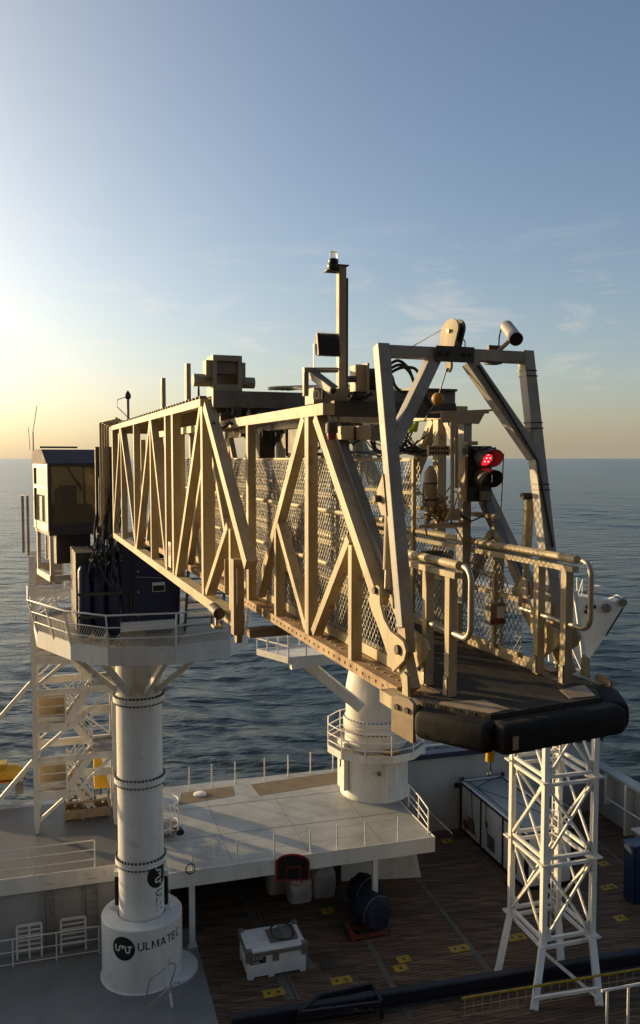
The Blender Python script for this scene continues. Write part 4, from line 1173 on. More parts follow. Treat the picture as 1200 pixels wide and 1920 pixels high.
# end lugs of the tip
for sg, v0 in ((1, 3.13), (-1, 5.10)):
    m = MB(); pts = []
    if sg > 0: A_ = [(6.62, 3.11), (6.36, 3.19)]
    else: A_ = [(6.62, 5.21), (6.36, 5.17)]
    a_, b_ = G(A_[0][0], A_[0][1], -2.2), G(A_[1][0], A_[1][1], -2.2)
    m = MB(); m.prism([a_ - Z * .16, b_ - Z * .2, b_ + Z * .14, (b_ + Z * .17).lerp(a_ + Z * .17, .2), a_.lerp(b_, .2) + Z * .17, a_ + Z * .13], (b_ - a_).normalized().cross(Z) * (.035 * sg)); lg = part('lug_plate', m, M['brown'], t)
    m = MB()
    for f in (.28, .74):
        c = a_.lerp(b_, f) + Z * .07; n_ = (b_ - a_).normalized().cross(Z) * sg
        m.cyl(c + n_ * .036, c + n_ * .052, .026, n=10)
    part('bolt', m, M['dark'], lg)
m = MB(); m.gbox(6.45, 7.0, 3.14, 3.285, -2.215, -2.10); part('stub_beam', m, M['boom'], t)
m = MB(); m.gbox(6.45, 7.0, mir(3.285), mir(3.14), -2.215, -2.10); part('stub_beam', m, M['boom'], t)
# curved hinge plates that carry the lifting frame
HP = [(707, 1097), (700, 1102), (690, 1124), (698, 1148), (708, 1173), (717, 1198), (727, 1230), (736, 1260), (757, 1238), (761, 1222), (756, 1204), (747, 1196), (732, 1184), (719, 1160), (712, 1132), (711, 1102)]
hp = [uz(x, y, VI - .02) for x, y in HP]
for sg in (1, -1):
    for off in (0, .22):
        v0 = (VI - .02 + off) if sg > 0 else (mir(VI) + .02 - off)
        m = MB(); m.prism([G(a, v0, b) for a, b in hp], V * (.028 * sg)); h_ = part('hinge_plate', m, M['boom'], t)
        if off == 0:
            for (x, y, r_) in ((705, 1107, .035), (748, 1218, .045)):
                m = MB(); a, b = uz(x, y, VI - .02); m.cyl(G(a, v0 - sg * .03, b), G(a, v0 - sg * .002, b), r_, n=14); part('pin', m, M['dark'], h_)
    v0 = VI + .03 if sg > 0 else mir(VI) - .03
    m = MB(); m.bar(G(6.98, v0 + sg * .05, -1.75), G(6.80, v0 + sg * .05, -2.08), V, .10, .16); part('hinge_foot', m, M['boom'], t)
    m = MB(); m.prism([G(6.74, v0 - sg * .08, -2.08), G(6.62, v0 - sg * .08, -2.08), G(6.64, v0 - sg * .08, -1.90), G(6.72, v0 - sg * .08, -1.88)], V * (.03 * sg)); part('padeye', m, M['boom'], t)
# ducts along the front diagonals
for sg in (1, -1):
    v0 = (VI + .18) if sg > 0 else (mir(VI) - .18)
    p = uz(600, 800, VI); q = uz(703, 1110, VI)
    m = MB(); m.bar(G(p[0] - .02, v0, p[1]), G(q[0] - .02, v0, q[1]), V, .10, .10); part('duct', m, M['mid'], t)
    m = MB()
    for dv_ in (-.03, .04): m.tube([G(9.0, v0 + dv_, .46), G(p[0] - .05, v0 + dv_, p[1] - .05), G(q[0] - .10, v0 + dv_, q[1]), G(q[0] - .12, v0 + dv_, q[1] - .15)], .015, 6)
    part('conduit', m, M['steel'], t)

# ------------------------------------------------------------------ lifting frame at the tip
FP0, FP1 = (6.90, -1.70), (7.50, 1.075)
def FR(v, s, du=0):                      # point on the frame plane: s 0 at the pivots, 1 at the top
    return G(FP0[0] + (FP1[0] - FP0[0]) * s + du, v, FP0[1] + (FP1[1] - FP0[1]) * s)
t = thing('lifting_frame', 'grey aluminium lifting frame standing over the gangway tip', 'lifting frame', FR(4.2, 0))
ga = M['galv']
VL, VR = 3.365, 4.965
for v0 in (VL, VR):
    m = MB(); m.bar(FR(v0, .06), FR(v0, 1.0), V, .125, .13); part('leg', m, ga, t, bevel=.008)
    m = MB(); m.bar(FR(v0, -.02), FR(v0, .10), V, .09, .15); part('foot', m, M['brown'], t)
    sg = 1 if v0 < 4 else -1
    m = MB(); m.prism([FR(v0 - sg * .075, .42, .05), FR(v0 - sg * .075, .42, .16), FR(v0 - sg * .075, .455, .22), FR(v0 - sg * .075, .50, .22), FR(v0 - sg * .075, .56, .05)], V * (.03 * sg)); bk = part('cylinder_bracket', m, M['boom'], t)
    m = MB(); c = FR(v0 - sg * .08, .475, .16); m.cyl(c - V * (.06 * sg), c + V * (.2 * sg), .035, n=12); part('pin', m, M['dark'], bk)
    top = FR(v0 + sg * .03, .47, .16); bot = G(uz(706, 1104, VI)[0] - .02, v0 + sg * .03, uz(706, 1104, VI)[1])
    m = MB(); m.cyl(bot.lerp(top, .22), bot.lerp(top, .97), .05, n=18); cy = part('hydraulic_cylinder', m, M['boom'], t, smooth=40)
    m = MB(); m.cyl(bot, bot.lerp(top, .219), .032, n=14); part('piston_rod', m, M['steel'], cy, smooth=40)
m = MB(); m.bar(FR(VL + .064, .978), FR(VR - .064, .978), Z, .115, .128); part('top_beam', m, ga, t, bevel=.008)
m = MB(); m.bar(FR(3.90, .955), FR(VL + .03, .66), U, .124, .12); part('brace', m, ga, t)
m = MB(); m.bar(FR(4.30, .955), FR(VR - .03, .62), U, .124, .12); part('brace', m, ga, t)
m = MB(); m.box(FR(4.10, .975, -.085), V * .21, U * .012, Z * .075); bp_ = part('clamp_plate', m, M['dark'], t)
m = MB()
for q in (-.16, -.08, .1, .17): c = FR(4.10 + q, .975, -.098); m.cyl(c, c - U * .02, .02, n=8)
part('bolt', m, M['ink'], bp_)
# straps round the right leg
m = MB()
for s in (.93, .91, .74, .72, .52, .50): m.box(FR(VR, s), V * .067, U * .072, Z * .006)
part('strap', m, M['ink'], t)
m = MB(); m.tube([FR(4.35, .94, -.08), FR(4.6, .80, -.08), FR(VR - .05, .60, -.08), FR(VR + .02, .3, -.08)], .012, 6); part('cable', m, M['cable'], t)
# sheave at the top beam
cS = D(846, 640, 8.62)
hS = (U * -.97 + V * .25).normalized(); nS = Z.cross(hS).normalized()
tS = Vector((0, 0, 1)) + V * .17; tS.normalize()
t2 = thing('pulley_block', 'tan side plated pulley block over the lifting frame beam', 'pulley', cS - Z * .1)
def obround(c, r, h, nn=12):
    P = []
    for k in range(nn + 1): a = math.pi * k / nn; P.append(c + tS * h + hS * (r * math.cos(a)) + tS * (r * math.sin(a)))
    for k in range(nn + 1): a = math.pi + math.pi * k / nn; P.append(c - tS * h + hS * (r * .8 * math.cos(a)) + tS * (r * .8 * math.sin(a)))
    return P
for off, mt_ in ((-.05, M['boom']), (.035, M['dark'])):
    m = MB(); m.prism(obround(cS + nS * off, .125, .10), nS * .02); part('side_plate', m, mt_, t2)
m = MB(); m.cyl(cS + tS * .10 - nS * .028, cS + tS * .10 + nS * .032, .088, n=28); part('sheave', m, M['ink'], t2, smooth=30)
m = MB(); m.cyl(cS + tS * .10 - nS * .07, cS + tS * .10 + nS * .07, .02, n=12); part('axle', m, M['steel'], t2)
ce = D(840, 684, 8.62)
m = MB(); m.prism([ce + hS * (.04 * math.cos(a)) + Z * (.075 * math.sin(a)) for a in [2 * math.pi * k / 20 for k in range(20)]], nS * .03); part('eye_plate', m, M['boom'], t2)
# hoisting wire, float, rope
w0, w1, w2, w3 = D(838, 690, 8.62), D(821, 748, 8.75), D(795, 790, 8.9), D(781, 800, 9.0)
m = MB(); m.tube([w0, w1, w2], .007, 6); m.tube([D(858, 625, 8.6), D(872, 640, 8.6), D(872, 655, 8.6)], .006, 6); m.tube([D(832, 616, 8.7), D(720, 680, 9.6)], .005, 6)
solo('hoist_wire', m, M['cable'], 'thin steel wire running from the pulley down through the round float', 'wire', w2)
m = MB(); m.ball(w1, 12 / FPX * 8.75, 20); solo('round_float', m, M['buoy'], 'weathered orange ball float threaded on the hoist wire', 'float', w1, smooth=60)
m = MB(); random.seed(3); pts = [D(774 + random.uniform(-9, 12), 796 + random.uniform(-10, 16), 9.0 + random.uniform(-.05, .05)) for k in range(16)]
sm = []
for i in range(len(pts) - 2):
    for s in (0, .25, .5, .75): a, b, c = (pts[i] + pts[i + 1]) / 2, pts[i + 1], (pts[i + 1] + pts[i + 2]) / 2; sm.append(a * (1 - s) ** 2 + b * 2 * s * (1 - s) + c * s * s)
m.tube(sm, .016, 7); solo('lime_rope', m, M['lime'], 'knotted lime green rope tied below the float', 'rope', pts[0], smooth=50)
# security camera on the frame
t = thing('security_camera', 'silver bullet camera on an arm at the lifting frame top right', 'camera', D(930, 665, 8.55))
a, b = D(950, 612, 8.75), D(968, 636, 8.35)
dd = (b - a).normalized()
m = MB(); m.tube([a, a + dd * .01, b - dd * .02, b], [.055, .064, .064, .068], 24); part('body', m, M['steel'], t, smooth=40)
m = MB(); m.cyl(b + dd * .001, b + dd * .006, .066, n=24); part('lens', m, M['ink'], t)
m = MB(); m.tube([D(930, 662, 8.58), D(957, 637, 8.55), D(956, 630, 8.56)], .024, 10); part('arm', m, M['steel'], t, smooth=40)
m = MB(); m.box(D(927, 664, 8.58), V * .075, U * .02, Z * .085); m.box(D(924, 681, 8.6), V * .07, U * .06, Z * .012); part('mount', m, M['dark'], t)
m = MB(); m.tube([a, D(940, 615, 8.75), D(936, 632, 8.7), D(935, 655, 8.62)], .008, 6); part('cable', m, M['cable'], t)

# ------------------------------------------------------------------ traffic light
uT = 8.05
def TLp(x, y, du=0):
    r = ray(x, y); p = r * ((uT + du) / r.dot(U)); return p.dot(V), p.z
vA, zA = TLp(878, 836); vB, zB = TLp(922, 940)
t = thing('traffic_light', 'two-aspect signal with the red lamp lit beside the gangway tip', 'traffic light', G(uT, (vA + vB) / 2, zB))
m = MB(); m.gbox(uT, uT + .13, vA, vB, zB, zA); part('housing', m, M['ink'], t, bevel=.01)
m = MB(); m.gbox(uT + .01, uT + .15, vA - .03, vA - .002, zB, zA - .12); part('side_rail', m, M['brown'], t)
for i, (x, y) in enumerate(((904, 859), (904, 897))):
    cv, cz = TLp(x, y)
    m = MB(); m.cyl(G(uT - .001, cv, cz), G(uT - .03, cv, cz), .105, n=28); part('bezel', m, M['dark'], t, smooth=40)
    m = MB()
    n = 30; prof = []
    for k in range(n + 1):
        a = R(-50) + R(280) * k / n
        ln = .045 + .20 * max(0, math.sin((a + R(50)) / R(280) * math.pi)) ** .6
        prof.append((a, ln))
    vs = []; fs = []
    for (a, ln) in prof:
        for (rr, l_) in ((.115, 0), (.122, ln), (.117, ln), (.110, 0)):
            vs.append(G(uT - .03 - l_, cv + rr * math.cos(a), cz + rr * math.sin(a) - l_ * .12))
    for k in range(n):
        for j in range(4): fs.append((k * 4 + j, k * 4 + (j + 1) % 4, (k + 1) * 4 + (j + 1) % 4, (k + 1) * 4 + j))
    m.add(vs, fs); part('visor', m, M['dark'], t, smooth=30)
    if i == 0:
        m = MB(); m.ball(G(uT - .045, cv, cz), .078, 20, (1, .55, 1)); lp = part('red_lamp', m, M['redlamp'], t, label='lit red lamp', smooth=60)
        m = MB()
        for k in range(7):
            a = 2 * math.pi * k / 6; rr = .042 if k < 6 else 0
            m.ball(G(uT - .092, cv + rr * math.cos(a), cz + rr * math.sin(a)), .0085, 8)
        part('led', m, M['redspot'], lp)
    else:
        m = MB(); m.ball(G(uT - .04, cv, cz), .08, 20, (1, .4, 1)); part('unlit_lamp', m, M['lens'], t, smooth=60)
cv, cz = TLp(908, 930)
m = MB(); m.gbox(uT - .06, uT - .002, cv - .065, cv + .065, cz - .05, cz + .06); part('control_box', m, M['mid'], t, bevel=.006)
m = MB(); m.tube([G(uT - .03, cv, cz - .05), G(uT - .02, cv + .02, cz - .2), G(uT + .1, cv - .1, cz - .28), G(uT + .2, cv - .2, cz - .2)], .010, 6); part('cable', m, M['cable'], t)
# light post with sloping hood
v5, z5 = TLp(867, 790, .22)
t = thing('signal_post', 'square grey post with bent hood plate behind the traffic light', 'post', G(uT + .25, v5, -1.0))
m = MB(); m.gbox(uT + .17, uT + .29, v5 - .01, v5 + .09, -1.6, z5); part('post', m, ga, t)
m = MB(); a0 = G(uT + .12, v5 - .28, z5 + .06)
m.prism([G(uT + .14, v5 - .30, z5 - .02), G(uT + .14, v5 + .16, z5 - .03), G(uT + .14, v5 + .24, z5 + .10), G(uT + .14, v5 + .42, z5 + .13), G(uT + .14, v5 + .42, z5 + .14), G(uT + .14, v5 - .30, z5 + .10)], U * .02); part('hood', m, M['brown'], t)
m = MB(); m.gbox(uT + .162, uT + .4, v5 - .3, v5 + .3, z5 + .09, z5 + .105); part('hood_top', m, M['brown'], t)
m = MB(); m.gbox(uT + .02, uT + .15, vA - .0, vA + .13, zA + .01, zA + .05); part('bracket', m, M['brown'], t)

# ------------------------------------------------------------------ hydraulic unit on the far side of the tip
random.seed(21)
def HU(x, y, d=9.3): return D(x, y, d)
t = thing('hydraulic_unit', 'tan hydraulic manifold with accumulator bottle beside the chain link panel', 'hydraulics', HU(820, 985))
c = HU(807, 918); rA = .075
m = MB(); m.lathe(c, [(.02, -.27), (.05, -.25), (rA, -.18), (rA, .14), (.06, .2), (.03, .24), (.02, .26)], 24); ac = part('accumulator', m, M['acc'], t, smooth=40)
m = MB(); m.lathe(c, [(rA + .004, -.12), (rA + .004, -.105)], 24); m.lathe(c, [(rA + .004, .06), (rA + .004, .075)], 24); part('band', m, M['ink'], ac)
m = MB()
for k in range(46):
    p = HU(random.uniform(793, 850), random.uniform(935, 980), 9.3 + random.uniform(-.15, .2)); s = random.uniform(.012, .035)
    if random.random() < .5: m.box(p, V * s, U * s, Z * s * random.uniform(.6, 1.6))
    else: m.cyl(p, p + random.choice((Z, V, U)) * random.uniform(.04, .1), s * .7, n=8)
part('fittings', m, M['copper'], t)
m = MB()
for k in range(16):
    a = HU(random.uniform(793, 850), random.uniform(930, 985), 9.25); b = a + V * random.uniform(-.25, .25) + Z * random.uniform(-.2, .3)
    cc_ = a + V * random.uniform(-.2, .2) + Z * random.uniform(-.1, .25)
    m.tube([a * (1 - s) ** 2 + cc_ * 2 * s * (1 - s) + b * s * s for s in [i / 6 for i in range(7)]], random.choice((.008, .012)), 6)
part('pipes', m, M['copper'], t)
m = MB(); m.tube([HU(848, 790, 9.1), HU(848, 940, 9.1), HU(846, 960, 9.1), HU(836, 978, 9.1)], .022, 10); m.tube([HU(856, 800, 9.15), HU(856, 915, 9.15)], .02, 10); part('riser_pipe', m, M['brown'], t, smooth=40)
m = MB(); m.box(HU(850, 965, 9.2), V * .06, U * .05, Z * .06); part('junction_box', m, M['acc'], t)
m = MB(); m.box(HU(822, 845, 9.4), V * .13, U * .02, Z * .055); part('perforated_bracket', m, M['boom'], t)
m = MB()
for k in range(7):
    for j in range(2): q = HU(822, 845, 9.4) + V * (-.11 + .035 * k) + Z * (-.025 + .05 * j) - U * .021; m.box(q, V * .011, U * .002, Z * .014)
part('bracket_holes', m, M['ink'], t)
m = MB(); m.gbox(9.0, 9.1, 4.62, 5.0, -1.3, -1.1); part('tray', m, M['dark'], t)
m = MB(); m.bar(HU(795, 985, 9.4), HU(860, 985, 9.2), U, .3, .03); part('base_tray', m, M['brown'], t)

# cables along the top of the side screens (dark bundle seen above the mesh)
t = thing('cable_bundle', 'loose black cable bundle lying along the top of the far screen', 'cables', G(10, 4.9, 0))
m = MB(); random.seed(8)
for k in range(9):
    v0 = mir(VI) - .3 + random.uniform(-.12, .12)
    pts = [G(7.9 + .45 * i, v0 + random.uniform(-.06, .06), .045 + random.uniform(0, .06)) for i in range(16)]
    m.tube(pts, random.uniform(.010, .02), 6)
part('strands', m, M['cable'], t)
m = MB()
for k in range(30):
    a = G(9.1 + random.uniform(0, .4), 3.95 + random.uniform(0, .9), .3 - random.random() * .1); b = G(8.9 + random.uniform(-.3, .6), 4.2 + random.uniform(0, .7), .06); c = (a + b) / 2 - Z * random.uniform(.05, .2) + V * random.uniform(-.1, .1)
    m.tube([a * (1 - s) ** 2 + c * 2 * s * (1 - s) + b * s * s for s in [i / 6 for i in range(7)]], .008, 5)
part('drop_cables', m, M['cable'], t)
# junction boxes under the portal beam
t = thing('junction_box', 'tan junction box with dark centre band under the portal beam', 'junction box', D(668, 815, 9.35))
m = MB(); p0 = D(634, 803, 9.35); 
m.box(D(647, 812, 9.4), V * .075, U * .08, Z * .075); m.box(D(679, 812, 9.4), V * .075, U * .08, Z * .075); part('case', m, M['boom'], t, bevel=.008)
m = MB(); m.box(D(663, 813, 9.45), V * .03, U * .08, Z * .075); part('band', m, M['ink'], t)
m = MB(); m.box(D(702, 812, 9.5), V * .06, U * .08, Z * .085); part('grey_case', m, M['mid'], t)
t = thing('red_beacon', 'dark red beacon lamp hanging under the portal beam', 'beacon', D(622, 808, 9.3))
m = MB(); m.lathe(D(622, 812, 9.3), [(.0, -.075), (.045, -.07), (.055, -.03), (.055, .0)], 18); part('dome', m, M['redd'], t, smooth=40)
m = MB(); m.lathe(D(622, 812, 9.3), [(.068, .0), (.068, .1), (.05, .12)], 18); part('base', m, M['dark'], t, smooth=40)

# ------------------------------------------------------------------ mast and equipment on the portal beam
uM = 9.3
def MP(x, y, du=0):
    r = ray(x, y); p = r * ((uM + du) / r.dot(U)); return p.dot(V), p.z
va, za = MP(640, 500); vb, zb2 = MP(640, 742)
t = thing('beacon_mast', 'tall square mast with beacon lamp on top of the portal', 'mast', G(uM, va, .80))
m = MB(); m.gbox(uM - .045, uM + .045, va - .045, va + .045, .80, za); part('pole', m, M['brown'], t)
m = MB(); m.gbox(uM - .03, uM + .05, va + .047, va + .075, .80, za - .13); part('channel', m, M['dark'], t)
m = MB(); m.gbox(uM - .07, uM + .07, va - .07, va + .07, za + .001, za + .012); m.gbox(uM - .06, uM + .06, va - .2, va - .047, za - .07, za - .058); part('top_plate', m, M['dark'], t)
cl_v = MP(625, 505)[0]
c = G(uM, cl_v, za - .055)
m = MB(); m.lathe(c, [(.05, 0), (.07, .03), (.07, .06), (.05, .08), (.06, .09), (.06, .12), (.045, .135)], 20); bl = part('lamp_base', m, M['ink'], t, smooth=35)
m = MB(); m.lathe(c, [(.045, .136), (.047, .19), (.035, .215), (.01, .225), (.008, .255), (0, .26)], 20); part('lens', m, M['clear'], bl, smooth=40)
# floodlight
t = thing('floodlight', 'finned rectangular LED floodlight beside the beacon mast', 'floodlight', D(612, 690, 9.9))
c = D(612, 649, 9.8); sV, sZ = V, (Z * .97 + U * .2).normalized(); sN = sV.cross(sZ)
m = MB(); m.box(c, sV * .135, sN * .03, sZ * .112); part('housing', m, M['dark'], t, bevel=.02)
m = MB()
for k in range(18): m.box(c + sV * (-.128 + .015 * k) - sN * -.05, sV * .003, sN * .03, sZ * .13)
part('fins', m, M['dark'], t)
m = MB()
for i in range(6):
    for j in range(4): q = c + sV * (-.1 + .04 * i) + sZ * (-.075 + .05 * j) + (-U) * .034; m.ball(q, .014, 8, (1, .5, 1))
part('led_lenses', m, M['brown'], t)
m = MB()
for s in (-1, 1):
    q = c + sV * (s * .15); m.bar(q + Z * .02, q - Z * .26, V, .008, .035)
m.box(c - Z * .262, sV * .154, U * .018, Z * .004)
part('bracket', m, M['cream'], t)
# guard frame
t = thing('guard_frame', 'rectangular grey tube frame sheltering the box camera', 'frame', D(570, 740, 9.8))
q0, q1, q2 = D(573, 745, 9.7), D(573, 694, 9.7), D(632, 694, 9.9)
q0.z = G(0, 0, .80).z - .1
m = MB(); m.bar(q0, q1 - Z * .03, V, .055, .055); part('upright', m, M['mid'], t)
m = MB(); m.bar(q1 - V * .028, q2, Z, .055, .055); part('top_bar', m, M['mid'], t)
t = thing('box_camera', 'long tan box camera angled down inside the guard frame', 'camera', D(610, 742, 9.6))
a, b = D(586, 703, 9.75), D(625, 733, 9.45)
dd = (b - a).normalized()
m = MB(); m.bar(a, b, V, .085, .085); part('housing', m, M['cream'], t, bevel=.01)
m = MB(); m.bar(a + Z * .05, b + Z * .05 + dd * .03, V, .10, .008); part('sunshade', m, M['mid'], t)
m = MB(); m.cyl(b, b + dd * .006, .036, n=18); part('lens', m, M['lens'], t)
m = MB(); m.bar(D(605, 748, 9.6), a.lerp(b, .55), V, .03, .05); part('stalk', m, M['dark'], t)
# number plate 3
c = D(593, 740, 9.55)
m = MB(); m.prism([c + V * x + Z * z_ for x, z_ in ((-.04, -.05), (.04, -.05), (.04, .03), (.02, .055), (-.02, .055), (-.04, .03))], U * .01)
t = thing('number_plate', 'small white plate with a number 3 beside the box camera', 'sign', c); part('plate', m, M['plate'], t)
m = MB(); flat_text(m, '3', .08, c - U * .004, V, Z); part('numeral', m, M['ink'], t)
# cable reel machine right of the mast
t = thing('cable_winch', 'pale square winch body with dark drum right of the mast', 'winch', D(676, 742, 9.6))
m = MB(); m.box(D(672, 711, 9.6), V * .07, U * .09, Z * .155); part('gearbox', m, M['boom'], t, bevel=.012)
m = MB(); m.cyl(D(684, 711, 9.6), D(704, 711, 9.65), .12, n=28); part('drum', m, M['ink'], t, smooth=40)
m = MB(); m.box(D(684, 711, 9.58), V * .012, U * .10, Z * .17); part('mount_plate', m, M['boom'], t)
m = MB(); m.cyl(D(652, 711, 9.5), D(668, 711, 9.5), .035, n=14); part('motor', m, M['dark'], t)
m = MB(); random.seed(14)
for k in range(14):
    a = D(random.uniform(648, 700), random.uniform(735, 748), 9.5); b = D(random.uniform(648, 700), random.uniform(735, 752), 9.45); c = (a + b) / 2 + Z * random.uniform(-.08, .08)
    m.tube([a * (1 - s) ** 2 + c * 2 * s * (1 - s) + b * s * s for s in [i / 6 for i in range(7)]], .012, 5)
part('hoses', m, M['cable'], t)
# looping black hoses at the lifting frame
t = thing('looped_hoses', 'thick black hoses looping behind the lifting frame left leg', 'hoses', D(760, 745, 9.4))
m = MB()
for P in ([(722, 690), (745, 676), (765, 690), (778, 720), (795, 750), (800, 762)], [(722, 698), (748, 684), (768, 698), (782, 730), (804, 758)],
          [(724, 704), (750, 690), (775, 690), (785, 700)], [(727, 702), (735, 706), (740, 722), (752, 734), (766, 735)], [(782, 708), (790, 740), (808, 768)], [(796, 735), (800, 745), (812, 765)]):
    pts = [D(x, y, 9.4) for x, y in P]; sm = []
    for i in range(len(pts) - 1):
        p_, q_ = pts[i], pts[i + 1]; o0 = pts[max(i - 1, 0)]; o1 = pts[min(i + 2, len(pts) - 1)]
        for s in (0, .2, .4, .6, .8):
            sm.append(((p_ * 2) + (q_ - o0) * s + (o0 * 2 - p_ * 5 + q_ * 4 - o1) * s * s + (p_ * 3 - o0 - q_ * 3 + o1) * s ** 3) * .5)
    sm.append(pts[-1]); m.tube(sm, .017, 8)
part('hose_loops', m, M['cable'], t, smooth=50)
m = MB(); m.gbox(9.15, 9.45, mir(VI) - .62, mir(VI) - .0, .801, .83); part('mounting_plate', m, M['dark'], t)
# small control box on the far screen near the tip
c = D(929, 1150, 8.75)
t = thing('control_box', 'white control box with red buttons on the far chain link screen', 'control box', c - Z * .1)
m = MB(); m.box(c, V * .09, U * .05, Z * .11); part('case', m, M['mid'], t)
m = MB(); m.box(c + V * .03 - U * .055 + Z * .02, V * .045, U * .004, Z * .06); part('cover', m, M['plate'], t)
m = MB(); m.box(c - U * .055 - Z * .075, V * .07, U * .004, Z * .02); part('button_row', m, M['redd'], t)
# yellow hook block under the tip
c = D(919, 1414, 14.5)
t = thing('hook_block', 'bright yellow hook weight hanging below the gangway tip', 'hook', c)
m = MB(); m.lathe(c, [(.03, .16), (.075, .12), (.08, -.12), (.06, -.13)], 20); m.cyl(c + Z * .16, c + Z * .3, .025, n=10); part('weight', m, M['yellowb'], t, smooth=40)
m = MB(); m.tube([c - Z * .13, c - Z * .24, c - Z * .32 + V * .04, c - Z * .38, c - Z * .34 - V * .05], .018, 8); part('hook', m, M['dark'], t)
m = MB(); m.tube([c + Z * .3, c + Z * 5.2 - U * .3], .01, 6); part('wire', m, M['cable'], t)

# ------------------------------------------------------------------ crane
kc = D(703, 1500, 36.9); KX, KY = kc.x, kc.y
KB = Vector((KX, KY, ZC + ZW))
def zk(y): return D(703, y, 36.9).z - (ZC + ZW)
RK = 62.5 / FPX * 36.9
RK2 = 58 / FPX * 36.9
t = thing('crane', 'white deck crane with round pedestal and folded boom behind the gangway', 'crane', KB)
m = MB(); m.lathe(KB, [(RK + .10, .006), (RK + .10, .05), (RK, .25), (RK, zk(1406))], 64); part('pedestal', m, M['white'], t, smooth=35)
zpl = zk(1392)
NP = 12; RPp = 93 / FPX * 36.9
ring = [KB + Vector((RPp * math.cos(2 * math.pi * (k + .5) / NP), RPp * math.sin(2 * math.pi * (k + .5) / NP), zpl)) for k in range(NP)]
m = MB(); m.prism(ring, Z * .04); fl = part('ring_platform', m, M['mid'], t)
m = MB()
for i in range(NP):
    a, b = ring[i], ring[(i + 1) % NP]; dn = (b - a).normalized().cross(Z)
    m.prism([a + dn * .002, b + dn * .002, b + dn * .03, a + dn * .03], Z * -.22); m.prism([a + dn * .002, b + dn * .002, b + dn * .03, a + dn * .03], Z * .10)
part('platform_edge', m, M['white'], fl)
for lv in (1.0, .62, .3):
    m = MB(); m.tube([p + Z * lv for p in ring], .025, 8, closed=True); part('rail', m, M['white2'], fl, smooth=40)
for p in ring:
    m = MB(); m.cyl(p + Z * .04, p + Z * 1.0, .025, n=8); part('rail_post', m, M['white2'], fl)
m = MB()
m.lathe(KB, [(RK2, zpl + .041), (RK2, zk(1362)), (RK2 + .07, zk(1360)), (RK2 + .07, zk(1352)), (RK2, zk(1351)), (RK2, zk(1349)), (RK2 + .07, zk(1348)), (RK2 + .07, zk(1341)), (RK2 - .04, zk(1338)), (RK2 - .04, zk(1285)), (RK2 * .8, zk(1235)), (RK2 * .8, zk(1120))], 64)
part('slew_column', m, M['white'], t, smooth=30)
m = MB(); m.bolts(KB, RK2 + .04, zk(1360) - .08, 48, .035, .08); part('bolt_ring', m, M['redd'], t)
m = MB(); m.bolts(KB, RK2 + .04, zk(1341), 48, .028, .06); part('bolt_ring', m, M['ink'], t)
# ladder on the pedestal
th0 = math.atan2(-KY, -KX)
def kcyl(x, z_, r=RK): a = th0 + math.asin((x - 703) / 62.5); return KB + Vector((r * math.cos(a), r * math.sin(a), z_))
m = MB()
m.tube([kcyl(722, .15, RK + .2), kcyl(722, zpl - .2, RK + .14)], .025, 8); m.tube([kcyl(738, .15, RK + .2), kcyl(738, zpl - .2, RK + .14)], .025, 8)
for k in range(9): z_ = .3 + k * .27; m.tube([kcyl(722, z_, RK + .18), kcyl(738, z_, RK + .18)], .016, 6)
part('ladder', m, M['white2'], t)
m = MB(); a = th0 + math.asin((648 - 703) / 62.5) - .1
dr = Vector((math.cos(a), math.sin(a), 0)); c = KB + dr * (RK + .08) + Z * 1.35; m.box(c, dr * .1, dr.cross(Z) * .42, Z * 1.05); dr_ = part('door', m, M['white'], t, bevel=.03)
m = MB(); m.box(c + dr * .12 + Z * .1, dr * .02, dr.cross(Z) * .02, Z * .2); part('handle', m, M['dark'], dr_)
m = MB(); c = kcyl(682 + 28, zk(1428), RK + .05); m.ball(c, .1, 14); part('deck_lamp', m, M['mid'], t, smooth=60)
m = MB(); c = kcyl(730, zpl + .12, RK2 + .3); m.tube([c + VS * (.35 * math.cos(a)) + US * (.18 * math.sin(a)) for a in [2 * math.pi * k / 20 for k in range(20)]], .04, 8, closed=True); part('hose_ring', m, M['yellow'], fl)
# strut and upper side platform
def KD(x, y, d=34.5): return D(x, y, d)
m = MB(); m.bar(KD(575, 1243), KD(676, 1326, 35.2), Vector((0, 1, 0)), .35, .42); part('strut', m, M['white'], t)
q = [KD(482, 1196, 35), KD(541, 1238, 33.5), KD(640, 1222, 34.2), KD(600, 1190, 36)]
z_ = q[1].z
P4 = [Vector((p.x, p.y, z_)) for p in q]
m = MB(); m.prism(P4, Z * .06)
for i in range(4): a, b = P4[i], P4[(i + 1) % 4]; m.bar(a, b, Z, .26, .06)
sp = part('side_platform', m, M['white'], t)
rail = MB()
for lv in (1.0, .55): rail.tube([p + Z * lv for p in P4], .03, 6, closed=True)
for i in range(4):
    for k in range(3): p = P4[i].lerp(P4[(i + 1) % 4], k / 3); rail.cyl(p, p + Z, .03, n=6)
part('rail', rail, M['white2'], sp)
m = MB(); m.bar(KD(545, 1247, 33.6), KD(640, 1233, 34.3), Vector((0, 1, 0)), .3, .35); part('beam', m, M['white'], t)
# crane head, boom
m = MB(); zz = zk(1120); m.box(KB + Z * (zz + .6), VS * 1.1, US * 1.1, Z * 1.0); part('head', m, M['white'], t, bevel=.05)
bA, bB = KB + Z * (zz + 1.0) + VS * .5, D(1100, 1150, 31.0)
m = MB(); m.bar(bA, bB, Z, .9, .8); part('main_boom', m, M['white'], t)
